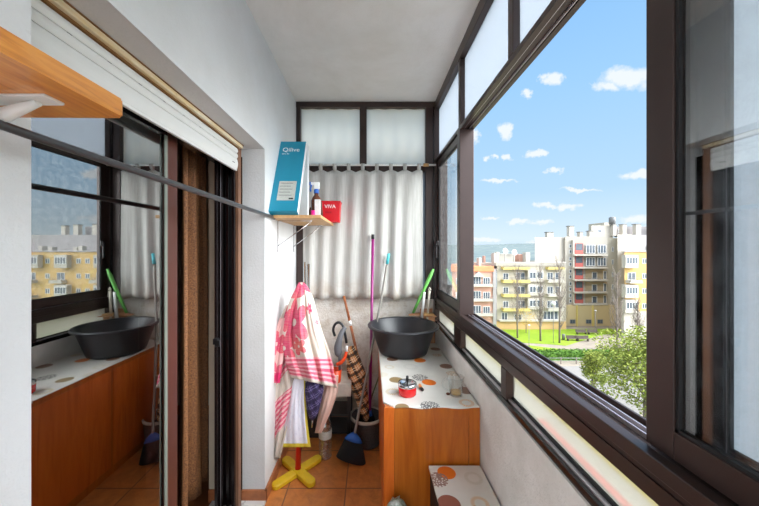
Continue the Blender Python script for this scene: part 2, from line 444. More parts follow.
# curtain + rod on the end window
zr = CZ+(CY-165)*2.38/F
rod = thing('curtain_rod', 'thin white curtain rod with wooden end stop above the off-white curtain', 'curtain rod', (0, 2.38, zr))
bm = BM(); tube(bm, [(-.56, 2.38, zr), (.505, 2.38, zr)], .008, 12); obj('pole', bm, white_metal, rod)
bm = BM(); tube(bm, [(.41, 2.38, zr), (.45, 2.38, zr)], .013, 12); obj('end_stop', bm, shelf_w, rod)
cu = thing('curtain', 'off-white tab-top curtain with a grimy hem covering the end window', 'curtain', (0, 2.39, zr))
bm = BM(); xs0, xs1 = (302.5-CX)*2.38/F, (423-CX)*2.38/F; zt_ = zr-.035; zb_ = CZ-.385
nx, nz = 150, 24; grid = []; nd = bm.verts.layers
tabs = [xs0+.03+i*(xs1-xs0-.06)/8 for i in range(9)]
for j in range(nz+1):
    row = []
    for i in range(nx+1):
        u = i/nx; v = j/nz; x = xs0+(xs1-xs0)*u
        dd = min(abs(x-t) for t in tabs); sag = .02*min(1, max(0, (dd-.015)/.04))
        z = zt_-sag*(1-v)**3 - (zt_-zb_)*v
        y = 2.392 + .007*math.sin(u*2*PI*9+1.5*math.sin(u*7)+v*.8)*(.35+.65*v) + .006*math.sin(u*53+v*2)
        row.append(bm.verts.new((x, y, z + .008*math.sin(u*30)*v)))
    grid.append(row)
for a, b in zip(grid, grid[1:]):
    for i in range(nx): bm.faces.new((a[i], a[i+1], b[i+1], b[i])).smooth = True
o = obj('curtain_cloth', bm, cur_m, cu); o.modifiers.new('s', 'SOLIDIFY').thickness = .0015
for t in tabs:
    bm = BM(); w = .014
    pts = [(2.392, zt_-.005), (2.371, zr-.006), (2.369, zr+.006), (2.38, zr+.0115), (2.391, zr+.006), (2.393, zt_-.005)]
    rr = [[bm.verts.new((t+dx, y, z)) for dx in (-w, w)] for y, z in pts]
    for a, b in zip(rr, rr[1:]): bm.faces.new((a[0], a[1], b[1], b[0])).smooth = True
    o = obj('tab', bm, cur_m, cu); o.modifiers.new('s', 'SOLIDIFY').thickness = .002

# ------------------------------------------------------------------ roller shutter and sliding door on the left
sh = thing('roller_shutter', 'white slatted roller shutter with cream top board above the sliding door', 'shutter', (-.70, 1.1, CZ+.41))
bm = BM()
zs = [CZ+.413, CZ+.467, CZ+.495, CZ+.522]
prof = []
for z0, z1 in zip(zs, zs[1:]):
    n = 6
    for k in range(n+1):
        z = z0+.0012+(z1-z0-.0024)*k/n; prof.append((-.692+.0045*math.sin(PI*k/n), z))
    prof.append((-.699, z1))
a = [bm.verts.new((x, .528, z)) for x, z in prof]; b = [bm.verts.new((x, 1.615, z)) for x, z in prof]
for i in range(len(prof)-1): bm.faces.new((a[i], a[i+1], b[i+1], b[i]))
o = obj('slats', bm, shutter_w, sh); o.modifiers.new('s', 'SOLIDIFY').thickness = .008
boxes('bottom_bar', [(-.703, -.6925, .528, 1.615, CZ+.404, CZ+.414)], shutter_w, sh)
for k in range(9): boxes('slot', [(-.6945, -.6930, .60+k*.11, .612+k*.11, CZ+.4935, CZ+.4965)], ink, sh)
boxes('latch_mark', [(-.690, -.6868, 1.55, 1.575, CZ+.435, CZ+.438)], ink, sh); boxes('latch_mark', [(-.690, -.6868, .575, .588, CZ+.455, CZ+.459)], ink, sh)
hb = boxes('top_board', [(-.715, -.672, .528, 1.64, CZ+.527, CZ+.545)], box_cream, sh, .002)
boxes('seam', [(-.70, -.684, .528, 1.62, CZ+.522, CZ+.527)], seam_b, sh)
boxes('seam', [(-.70, -.668, .528, 1.645, CZ+.5425, CZ+.5452)], seam_b, sh)
boxes('side_guide', [(-.715, -.685, 1.615, 1.65, 0.012, CZ+.53)], mat('brown_painted_guide', (120,84,62), .5, var=.2), sh, .002)

d1 = senv('door_1')
bm = BM()     # far jamb: four ribs of the two-track frame
for x0, x1, y0 in ((-.715,-.70,1.60), (-.735,-.722,1.655), (-.762,-.748,1.64), (-.782,-.772,1.625), (-.803,-.79,1.60)):
    box(bm, x0, x1, y0, 1.70, .012, CZ+.5, bev=.001)
box(bm, -.803, -.70, 1.66, 1.70, .012, CZ+.5)
obj('door_jamb', bm, alu_dark, d1)
boxes('jamb_strip', [(-.7825, -.781, 1.621, 1.625, .012, CZ+.5)], rail, d1)
boxes('door_head', [(-.803, -.70, .528, 1.66, CZ+.44, CZ+.54)], alu_dark, d1)
boxes('door_jamb', [(-.803, -.70, .5285, .545, .012, CZ+.5)], alu_dark, d1)
bm = BM()
box(bm, -.803, -.72, .545, 1.62, .012, .022)
for x in (-.79, -.765, -.735): box(bm, x, x+.004, .545, 1.62, .022, .036)
obj('door_track', bm, alu_dark, d1)
bm = BM(); box(bm, -.800, -.776, 1.575, 1.60, CZ-.49, CZ-.46, bev=.003); box(bm, -.79, -.765, 1.575, 1.583, CZ-.50, CZ-.468, bev=.002)
obj('door_latch', bm, black_pl, d1)
d2 = senv('door_2')
sx0, sx1 = -.774, -.748
boxes('stile', [(sx0, sx1, 1.145, 1.205, .03, CZ+.46)], mat('red_brown_stile', (86,50,42), .28, metal=.2), d2, .002)
boxes('stile', [(sx0, sx1, .546, .566, .03, CZ+.46)], alu_dark, d2)
boxes('sash_rail', [(sx0, sx1, .566, 1.145, .03, .09)], alu_dark, d2)
boxes('sash_rail', [(sx0, sx1, .566, 1.145, CZ+.415, CZ+.46)], alu_dark, d2)
boxes('glazing_bead', [(-.752, -.7475, 1.132, 1.145, .09, CZ+.415)], mat('grey_green_bead', (120,126,116), .3), d2)
boxes('pane', [(-.763, -.758, .566, 1.132, .09, CZ+.415)], doorglass, d2)

def ripple_sheet(name, x, y0, y1, z0, z1, amp, n, m, parent, ph=0, flare=0):
    bm = BM(); g = []
    for j in range(25):
        v = j/24; row = []
        for i in range(81):
            u = i/80; y = y0+(y1-y0)*u + flare*(1-v)*(u-.5)
            xx = x + amp*math.sin(u*2*PI*n+ph+.5*math.sin(v*3))*(1+.3*(1-v)) + amp*.3*math.sin(u*31)
            row.append(bm.verts.new((xx, y, z0+(z1-z0)*v)))
        g.append(row)
    for a, b in zip(g, g[1:]):
        for i in range(80): bm.faces.new((a[i], a[i+1], b[i+1], b[i])).smooth = True
    o = obj(name, bm, m, parent); o.modifiers.new('s', 'SOLIDIFY').thickness = .002
    return o
c2 = ripple_sheet('curtain', -.945, 1.53, 1.755, .06, CZ+.6, .028, 2.0, gold_cur, None, .6, .03)
tag(c2, 'brown and gold heavy curtain hanging inside the sliding door', 'curtain')
c3 = ripple_sheet('curtain', -.90, 1.22, 1.40, .05, CZ+.6, .02, 2, red_cur, None, 2)
tag(c3, 'rust red curtain edge showing behind the door glass', 'curtain')
c4 = ripple_sheet('curtain', -.93, .45, 1.20, .05, CZ+.6, .03, 6, black_cl, None, 1)  # black sheet in place of the room's darkness behind the glass
tag(c4, 'black sheet standing in for the dark room behind the reflecting door glass', 'curtain')

# ------------------------------------------------------------------ near pine shelf
ns = thing('wall_shelf', 'varnished orange pine wall shelf at the left edge of the picture', 'shelf', (XL, .25, CZ+.211))
bm = BM()
xf = -.387; xw = XL; y0, y1 = -.25, .490; rc = .008; pts = [(xw, y0), (xf, y0)]
for k in range(7):
    a = k/6*PI/2; pts.append((xf-rc+rc*math.cos(a), y1-rc+rc*math.sin(a)))
pts.append((xw, y1))
lo = [bm.verts.new((x, y, CZ+.206)) for x, y in pts]; hi = [bm.verts.new((x, y, CZ+.233)) for x, y in pts]
bm.faces.new(lo[::-1]); bm.faces.new(hi)
for i in range(len(pts)): bm.faces.new((lo[i], lo[(i+1)%len(pts)], hi[(i+1)%len(pts)], hi[i]))
bmesh.ops.bevel(bm, geom=[e for e in bm.edges if abs(e.verts[0].co.z-e.verts[1].co.z) < 1e-5], offset=.0025, segments=2, affect='EDGES')
obj('board', bm, pine, ns)
bm = BM()     # white pressed steel bracket
by = .425
box(bm, XL, -.432, by-.014, by+.014, CZ+.202, CZ+.206, bev=.001)
box(bm, XL, XL+.004, by-.014, by+.014, CZ+.05, CZ+.206)
ps = [Vector((XL+.002, by, CZ+.145)), Vector((-.508, by, CZ+.181)), Vector((-.455, by, CZ+.200))]
tube(bm, ps, [.010, .010, .005], 8)
obj('bracket', bm, white_metal, ns)

# ------------------------------------------------------------------ long rod / clothes line along the wall
rodl = thing('clothes_rail', 'long thin dark grey rail running from the near shelf to the far shelf', 'rail', (-.53, .4, CZ+.17))
pts = []
for px, py, X in ((-190, 42, -.50), (-60, 100, -.50), (0, 124.5, -.505), (80, 152, -.52), (145, 174, -.535), (210, 196, -.55), (273, 217.3, -.562)):
    D = -X*F/(CX-px); pts.append((X, D, CZ+(CY-py)*D/F))
bm = BM(); tube(bm, pts, [.0068, .0066, .0066, .0072, .008, .0092, .0098], 14); obj('tube', bm, grey_rod, rodl)
p = Vector(pts[-1])
bm = BM(); tube(bm, [p+Vector((-.003,-.015,.003)), p+Vector((.001,.02,-.001))], .0115, 14); obj('end_cap', bm, black_pl, rodl)

# ------------------------------------------------------------------ far shelf with its things
zsh = CZ+.175; fs = thing('wall_shelf', 'pale chipboard shelf on wire brackets near the end curtain', 'shelf', (XL, 2.1, zsh))
SX0, SX1, SY0, SY1 = XL, -.282, 1.782, 2.40
boxes('board', [(SX0, SX1, SY0, SY1, zsh, zsh+.018)], shelf_w, fs, .001)
for yb, x1 in ((1.93, -.36), (2.33, -.36)):
    bm = BM(); tube(bm, [(XL+.003, yb, zsh-.20), (XL+.003, yb, zsh-.003), (x1, yb, zsh-.003)], .0028, 6)
    tube(bm, [(XL+.003, yb, zsh-.16), (x1, yb, zsh-.004)], .0028, 6); obj('bracket', bm, chrome, fs)
zt = zsh+.018
# turquoise box
bx = thing('appliance_box', 'tall turquoise and white cardboard box leaning on the far shelf', 'box', (0,0,0))
W, H, DP = .163, .538, .04
bm = BM(); box(bm, 0, W, 0, DP, 0, H)
bm.faces.ensure_lookup_table()
for f in bm.faces:
    f.normal_update(); f.material_index = 1 if (f.calc_center_median().x > W-.001) else 0
carton = obj('carton', bm, [teal_card, white_card])
carton.parent = bx
def on_box(name, bm, m):
    o = obj(name, bm, m); o.parent = bx; return o
bm = BM(); box(bm, .035, .138, -.0008, 0, .075, .215); on_box('printed_label', bm, lab_grey)
bm = BM(); box(bm, .104, .130, -.0012, -.0008, .082, .092)
for k in range(5): box(bm, .044, .118-.012*(k%2), -.0012, -.0008, .198-k*.022, .2005-k*.022)
on_box('label_print', bm, ink)
def text(name, s_, size, m, parent, loc, rot, ext=.0003, align='LEFT'):
    cu_ = bpy.data.curves.new(name, 'FONT'); cu_.body = s_; cu_.size = size; cu_.extrude = ext; cu_.align_x = align
    o = bpy.data.objects.new(name, cu_); C.objects.link(o); cu_.materials.append(m)
    bpy.context.view_layer.update(); me = bpy.data.meshes.new_from_object(o); bpy.data.objects.remove(o); o = bpy.data.objects.new(name, me); C.objects.link(o)
    o.parent = parent; o.location = loc; o.rotation_euler = rot; return o
text('lettering', 'Qilive', .046, white_ink, bx, (.020, -.0008, .452), (PI/2, 0, 0))
text('lettering', 'Slow Air', .013, white_ink, bx, (.022, -.0008, .428), (PI/2, 0, 0))
ang = math.radians(9.5); D0 = 1.93
bx.location = (-.5755, 1.757, zt+.0185)
bx.rotation_euler = (math.radians(-27.1), 0, 0)
tag(boxes('white_carton', [(-.572, -.418, 2.075, 2.13, zt, CZ+.70)], white_card, None, .002), 'plain white carton upright behind the leaning turquoise box', 'box')

# spray bottle
bl = P(316.3, 214.5, 1.95); sp = thing('spray_bottle', 'amber spray bottle with blue trigger and white label on the far shelf', 'bottle', (bl.x, 1.95, zt)); sp.scale = (1.12, 1.12, 1.2)
bm = BM(); lathe(bm, [(0,0), (.026,0), (.029,.006), (.029,.088), (.024,.104), (.012,.118), (.011,.130), (0,.130)], 28); o = obj('bottle_body', bm, amber, sp, (0,0,0))
bm = BM(); lathe(bm, [(0,.128), (.014,.128), (.014,.146), (.010,.150), (0,.150)], 20); obj('cap', bm, blue_pl, sp, (0,0,0))
bm = BM(); box(bm, -.012, .018, -.008, .008, .150, .186, bev=.003); box(bm, -.03, -.01, -.006, .006, .172, .186, bev=.002); obj('spray_head', bm, white_pl, sp, (0,0,0))
bm = BM(); tube(bm, [(-.033,0,.184), (-.028,0,.172), (-.034,0,.150), (-.03,0,.138)], .005, 8); box(bm, -.038, -.03, -.007, .007, .170, .188, bev=.002); obj('trigger', bm, blue_pl, sp, (0,0,0))
bm = BM(); box(bm, -.004, .026, -.0315, -.012, .004, .092, bev=.001); obj('label', bm, paper, sp, (0,0,0))
pk = P(312.5, 214, 1.88); o = BM(); lathe(o, [(0,0), (.012,0), (.0125,.004), (.0125,.040), (.0,.042)], 16, (pk.x-.001, 1.90, zt))
tag(obj('small_jar', o, pink_pl), 'small magenta jar in front of the amber spray bottle', 'jar')
o = BM(); lathe(o, [(0,0), (.010,0), (.010,.05), (.006,.06), (.006,.068), (0,.068)], 16, (pk.x-.030, 1.97, zt))
tag(obj('small_bottle', o, amber), 'thin dark brown bottle between the box and the spray bottle', 'bottle')
# red basket
rb0 = P(333.5, 225, 2.02); rb = thing('red_basket', 'small red plastic tub with white lettering at the shelf end', 'tub', (P(331,225,2.3).x, 2.3, zt))
bm = BM()
def frustum(bm, x0, x1, y0, y1, z0, z1, k):
    cx, cy = (x0+x1)/2, (y0+y1)/2
    v = []
    for z, q in ((z0, k), (z1, 1)):
        v.append([bm.verts.new((cx+(x-cx)*q, cy+(y-cy)*q, z)) for x, y in ((x0,y0),(x1,y0),(x1,y1),(x0,y1))])
    bm.faces.new(v[0][::-1])
    for i in range(4): bm.faces.new((v[0][i], v[0][(i+1)%4], v[1][(i+1)%4], v[1][i]))
    return v
rx0, rx1 = P(322,220,2.25).x, P(340,220,2.25).x
RZ = zt
frustum(bm, rx0, rx1, 2.25, 2.37, RZ+.001, RZ+.150, .86)
for v_ in bm.verts: v_.co.z += 0
o = obj('tub_body', bm, red_pl, rb); so = o.modifiers.new('s', 'SOLIDIFY'); so.thickness = .003
bm = BM()
for a in ((rx0-.004, rx1+.004, 2.246, 2.252), (rx0-.004, rx1+.004, 2.368, 2.374), (rx0-.004, rx0+.002, 2.252, 2.368), (rx1-.002, rx1+.004, 2.252, 2.368)): box(bm, *a, RZ+.145, RZ+.153, bev=.001)
obj('rim', bm, red_pl, rb)
tx = text('lettering', 'VIVA', .038, white_ink, rb, (0,0,0), (PI/2+.06, 0, 0)); tx.location = (rx0+.018-rb.location.x, 2.2520-rb.location.y, RZ+.100-rb.location.z)
tx = text('lettering', 'VIVA', .022, mat('dark_red_ink', (120,14,24), .6), rb, (0,0,0), (PI/2+.06, 0, 0)); tx.location = (rx0+.022-rb.location.x, 2.2545-rb.location.y, RZ+.062-rb.location.z)
# shift the tub so it hangs past the shelf edge on a hook of its own rim
rb.location.x += .0; rb.location.z += 0

# ------------------------------------------------------------------ long cabinet with oilcloth, low chest with oilcloth
zc = CZ-.716; cx0, cx1, cy0, cy1 = .063, .496, 1.40, 2.438
cab = thing('cabinet', 'long orange wooden cabinet along the window wall under the black basin', 'cabinet', ((cx0+cx1)/2, 1.9, 0))
bm = BM(); box(bm, cx0+.004, cx1, cy0+.006, cy1, 0, zc-.003, bev=.002); obj('body', bm, cab_w, cab)
boxes('front_panel', [(.11, .446, cy0+.001, cy0+.006, .03, zc-.05)], cab_w, cab, .001)
boxes('corner_post', [(.447, cx1, cy0-.001, cy0+.006, 0, zc-.004)], cab_w, cab, .001)
boxes('corner_post', [(cx0, .109, cy0-.001, cy0+.006, 0, zc-.004)], cab_edge, cab, .001)
boxes('top_rail', [(.109, .447, cy0-.001, cy0+.006, zc-.05, zc-.004)], cab_w, cab, .001)
for k in range(2): boxes('side_door', [(cx0, cx0+.004, 1.43+k*.48, 1.89+k*.48, .05, zc-.03)], cab_edge, cab, .001)
def GP(px, py, drop):      # point of a horizontal plane seen at a pixel
    D = drop*F/(py-CY); return ((px-CX)*D/F, D)
def cd(px, py, w, c, kind='dot', drop=.716):
    x, y = GP(px, py, drop); return (x, y, w*y/F/2, c, kind)
OR=(232,120,36); BR=(140,104,84); OL=(146,124,86); GR=(170,166,156); TN=(206,160,104)
dots = [cd(392.4,359.3,11,BR), cd(420,360.7,11.5,OR), cd(389.4,367.3,10,(206,192,160),'ring'), cd(446,366.5,12.5,BR), cd(435.5,349.3,10,BR), cd(437,355.5,9,(206,180,150),'lace'),
        cd(396.2,380.3,14,OL), cd(420,378,16,(120,118,116),'lace'), cd(429,382.7,14,OR), cd(392.5,392,14,(206,186,130),'ring'), cd(410.5,367,15,(206,204,196),'ring'),
        cd(430,406.2,19,(110,108,106),'lace'), cd(466.5,403.2,15,(214,156,80),'ring'), cd(466,391,16,BR), cd(452,374,12,(206,180,150),'lace'), cd(402,407.5,14,OL), cd(410,350,12,TN), cd(382.5,375,11,(206,192,160),'faint')]
bm = BM()   # cloth lies on the cabinet, hem slightly wavy at the front and cut over the corner
nx_, ny_ = 44, 60; top = []
for j in range(ny_+1):
    row = []
    for i in range(nx_+1):
        u = i/nx_; v = j/ny_; x = cx0-.003+(cx1+.003-cx0)*u; y = cy0-.006+(cy1-cy0)*v
        z = zc+.0008*math.sin(x*40+y*13)+.0008
        if v == 0: y += -.002*math.sin(u*22); z -= .004+.004*math.sin(u*17+1)
        cut = max(0, .055-(u*(cx1-cx0)))
        if y < cy0-.006+cut: y = cy0-.006+cut+v*.01
        row.append(bm.verts.new((x, y, z)))
    top.append(row)
for a, b in zip(top, top[1:]):
    for i in range(nx_): bm.faces.new((a[i], a[i+1], b[i+1], b[i])).smooth = True
o = obj('oilcloth', bm, oilcloth('dotted_oilcloth', dots)); so = o.modifiers.new('s', 'SOLIDIFY'); so.thickness = .0015; so.offset = 1
tag(o, 'white oilcloth printed with orange and brown dots on the long cabinet', 'tablecloth')
zl = CZ-.97; lx0 = .262; ly0, ly1 = .80, 1.385
lt = thing('low_chest', 'low dark chest in front of the orange cabinet, under a dotted cloth', 'chest', ((lx0+.49)/2, 1.1, 0))
boxes('body', [(lx0+.006, .49, ly0+.005, ly1-.003, .03, zl-.003)], mat('dark_brown_chest', (44,32,28), .6), lt, .002)
boxes('plinth', [(lx0+.02, .48, ly0+.02, ly1-.02, 0, .03)], black_pl, lt)
dl = [cd(446.5,472.6,18,OR,'dot',.97), cd(438,479.5,20,(150,120,110),'lace',.97), cd(449,504,23,(150,92,76),'dot',.97), cd(480,503.5,18,(214,166,96),'ring',.97), cd(473.5,478,18,(200,196,180),'ring',.97), cd(500,494,14,TN,'faint',.97)]
bm = BM()
for (a0,a1,b0,b1,c0,c1) in ((lx0,.492,ly0,ly1,zl-.002,zl), (lx0,lx0+.0015,ly0,ly1,zl-.012,zl-.002)): box(bm, a0,a1,b0,b1,c0,c1)
tag(obj('oilcloth', bm, oilcloth('dotted_oilcloth_low', dl)), 'white dotted oilcloth on the low chest at the bottom of the picture', 'tablecloth')
# package on the floor
bm = BM(); g = P(395, 512, 1.62)
lathe(bm, [(0,0), (.045,.0), (.055,.03), (.056,.12), (.05,.20), (.045,.26), (.03,.29), (0,.30)], 18, (.118, 1.33, 0))
rr = random.Random(3)
for v in bm.verts: v.co += Vector((rr.uniform(-.012,.012), rr.uniform(-.012,.012), rr.uniform(-.0,.01)))
tag(obj('crumpled_bag', bm, foil), 'crumpled green and white bag on the tiles beside the orange cabinet', 'bag')

# things on the cabinet
b0 = (.228, 2.14, zc+.003)
ba = thing('washing_up_basin', 'large round dark grey plastic basin on the dotted cloth', 'basin', b0)
bm = BM(); lathe(bm, [(0,0), (.150,0), (.163,.006), (.172,.03), (.222,.185), (.228,.188)], 56); lathe(bm, [(.224,.184), (.216,.178), (.166,.03), (.15,.012), (0,.010)], 56)
obj('bowl', bm, basin_m, ba, (0,0,0))
bm = BM(); lathe(bm, [(.216,.181), (.220,.190), (.240,.192), (.245,.186), (.243,.178), (.224,.178), (.216,.181)], 56); obj('rim', bm, basin_m, ba, (0,0,0))
q = GP(407.3, 394.8, .716)
ap = thing('ashtray', 'red push-down ashtray with chrome lid and black knob on the cabinet cloth', 'ashtray', (q[0], q[1], zc+.003))
bm = BM(); lathe(bm, [(0,0), (.040,0), (.0445,.006), (.0445,.043), (.042,.046), (0,.046)], 36); obj('pot', bm, red_en, ap, (0,0,0))
bm = BM(); lathe(bm, [(.0455,.043), (.0465,.050), (.044,.058), (.036,.056), (.030,.050), (0,.048)], 36); obj('lid', bm, chrome, ap, (0,0,0))
bm = BM(); lathe(bm, [(0,.048), (.004,.048), (.004,.060), (.0065,.062), (.007,.086), (.005,.090), (0,.090)], 16); obj('knob', bm, black_pl, ap, (0,0,0))
q = GP(421, 390, .716)
lg = thing('lighter', 'orange lighter with black end lying beside the red ashtray', 'lighter', (q[0], q[1], zc+.003))
bm = BM(); tube(bm, [(-.001,.034,.008), (.000,-.004,.008)], .0075, 14); obj('body', bm, orange_l, lg, (0,0,0))
bm = BM(); tube(bm, [(0,-.004,.008), (.004,-.022,.008)], .0078, 14); obj('cap', bm, black_pl, lg, (0,0,0))
q = GP(456, 395.5, .716)
mg = thing('glass_mug', 'clear glass mug with a little orange drink left, by the window wall', 'mug', (q[0], q[1], zc+.003))
bm = BM(); lathe(bm, [(0,0), (.028,0), (.031,.003), (.038,.088), (.040,.090), (.036,.089), (.029,.009), (0,.008)], 36); obj('cup', bm, mug_glass, mg, (0,0,0))
bm = BM(); tube(bm, [(-.035,0,.075), (-.055,0,.078), (-.066,0,.06), (-.062,0,.038), (-.045,0,.025), (-.032,0,.024)], .0045, 10); obj('handle', bm, mug_glass, mg, (0,0,0))
bm = BM(); lathe(bm, [(0,.0085), (.026,.0085), (.028,.018), (0,.018)], 30); obj('drink', bm, residue, mg, (0,0,0))
q = GP(448, 395, .716)
bm = BM(); lathe(bm, [(0,0), (.008,0), (.009,.004), (.006,.008), (0,.009)], 14, (q[0], q[1], zc+.003))
tag(obj('bottle_cap', bm, mat('brown_cap', (110,60,40), .4)), 'tiny brown bottle cap just left of the glass mug', 'bottle cap')
# box of tools behind the basin
tb = thing('cardboard_tray', 'open terracotta-coloured tray in the far corner behind the basin', 'tray', (.40, 2.33, zc))
bm = BM(); bx0, bx1, by0, by1, bz = .392, .49, 2.33, 2.435, zc+.215
box(bm, bx0, bx1, by0, by0+.004, zc+.003, bz); box(bm, bx0, bx1, by1-.004, by1, zc+.003, bz+.03); box(bm, bx0, bx0+.004, by0, by1, zc+.003, bz); box(bm, bx1-.004, bx1, by0, by1, zc+.003, bz); box(bm, bx0, bx1, by0, by1, zc+.003, zc+.006)
obj('carton', bm, terra, tb)
bm = BM(); box(bm, bx0+.01, bx1+.0, by0-.05, by0, bz-.004, bz, bev=.0005)
vs = [bm.verts.new(v) for v in ((bx0, by0, bz), (bx0-.09, by0+.02, bz-.01), (bx0-.10, by0+.06, bz-.004), (bx0, by0+.05, bz+.01))]; bm.faces.new(vs)
obj('flap', bm, terra, tb)
def stick(name, a, b, r, m, label, cat, w=None):
    bm = BM()
    tube(bm, [a, b], r, 10)
    o = obj(name, bm, m); tag(o, label, cat); return o
bm = BM(); a, b = P(413, 313, 2.345), P(433.5, 269, 2.36); t = (b-a).normalized()
tube(bm, [a, a+t*.1, b-t*.05, b], [.010,.012,.014,.008], 6); tag(obj('garden_tool', bm, green_pl), 'long green plastic strip leaning up from the corner tray', 'tool')
bm = BM(); tube(bm, [P(421.5,320,2.33), P(424.5,292,2.34)], [.012,.009], 8); tag(obj('brush_handle', bm, white_pl), 'short white handle left of its taller twin in the corner tray', 'handle')
bm = BM(); a, b = P(427,322,2.33), P(429.5,291,2.345); tube(bm, [a, b], .009, 8); tube(bm, [b, b+Vector((-.008,0,.012)), b+Vector((0,0,.028)), b+Vector((.010,0,.012)), b], .004, 6)
tag(obj('brush_handle', bm, kcloth), 'taller grey-white handle with a ring end in the corner tray', 'handle')
bm = BM(); box(bm, .40, .475, 2.30, 2.37, bz+.001, bz+.014, bev=.002)
tag(obj('wooden_block', bm, shelf_w), 'pale wooden block lying across the corner tray', 'block')

# ------------------------------------------------------------------ coat stand, towels, umbrellas
D = 1.905; base = P(298, 474, D)
cs = thing('coat_stand', 'toy-like coat stand with red pole and yellow cross foot, buried in towels', 'coat stand', (base.x, D, 0))
bm = BM()
def arm(bm, ang, L, w, h):
    c, s_ = math.cos(ang), math.sin(ang); n = 10; pts = []
    for k in range(n+1):
        a = -PI/2+PI*k/n; pts.append((L-w+w*math.cos(a), w*math.sin(a)))
    for k in range(n+1):
        a = PI/2+PI*k/n; pts.append((-L+w+w*math.cos(a), w*math.sin(a)))
    lo = [bm.verts.new((x*c-y*s_, x*s_+y*c, h[0])) for x, y in pts]; hi = [bm.verts.new((x*c-y*s_, x*s_+y*c, h[1])) for x, y in pts]
    bm.faces.new(lo[::-1]); bm.faces.new(hi)
    for i in range(len(pts)): bm.faces.new((lo[i], lo[(i+1)%len(pts)], hi[(i+1)%len(pts)], hi[i]))
arm(bm, math.radians(48), .175, .028, (.002, .030)); o = obj('foot', bm, yellow_w, cs, (0,0,0)); o.modifiers.new('b', 'BEVEL').width = .004
bm = BM(); arm(bm, math.radians(-44), .160, .028, (.004, .034)); o = obj('foot', bm, yellow_w, cs, (0,0,0)); o.modifiers.new('b', 'BEVEL').width = .004
topp = P(302.5, 289, 2.0)-Vector((base.x, D, 0))
bm = BM(); tube(bm, [(0,0,.03), (topp.x*.5, topp.y*.5, .6), topp], .0165, 18); obj('pole', bm, red_w, cs, (0,0,0))
for k in range(4):
    bm = BM(); a = k*PI/2+.4; e = topp+Vector((.028*math.cos(a), .028*math.sin(a), -.05))
    tube(bm, [topp+Vector((0,0,-.09)), e], .008, 10); obj('peg', bm, red_w, cs, (0,0,0))

def sheet(name, rows, m, label, cat, Dn=2.0, bulge=.07, nf=5, amp=.014, ph=0, th=.003, cols=60, nv=50):
    """cloth hanging in folds; rows = (py, left px, right px, depth)"""
    bm = BM(); uvl = bm.loops.layers.uv.new('UVMap'); g = []
    rows = sorted(rows)
    for j in range(nv+1):
        v = j/nv; py = rows[0][0]+(rows[-1][0]-rows[0][0])*v
        for k in range(len(rows)-1):
            if rows[k][0] <= py <= rows[k+1][0] or k == len(rows)-2: 
                a, b = rows[k], rows[k+1]
                if py <= b[0]: break
        t = (py-a[0])/(b[0]-a[0]); L = a[1]+(b[1]-a[1])*t; Rr = a[2]+(b[2]-a[2])*t; dd = a[3]+(b[3]-a[3])*t
        row = []
        for i in range(cols+1):
            u = i/cols; s_ = u*2-1
            spread = min(1, v*2.2)
            dep = dd + bulge*spread*(s_*s_) + amp*spread*math.sin(u*2*PI*nf+ph+1.3*math.sin(v*3+u*4)) + amp*.35*spread*math.sin(u*2*PI*nf*2.3+ph*2-v*3)
            skew = a[4]+(b[4]-a[4])*t if len(a) > 4 else 0
            p = P(L+(Rr-L)*u, py+skew*s_, dep)
            row.append((bm.verts.new(p), u, v))
        g.append(row)
    for a, b in zip(g, g[1:]):
        for i in range(cols):
            q = (a[i], a[i+1], b[i+1], b[i]); f = bm.faces.new([x[0] for x in q]); f.smooth = True
            for lp, x in zip(f.loops, q): lp[uvl].uv = (x[1], 1-x[2])
    o = obj(name, bm, m); so = o.modifiers.new('s', 'SOLIDIFY'); so.thickness = th
    return tag(o, label, cat)

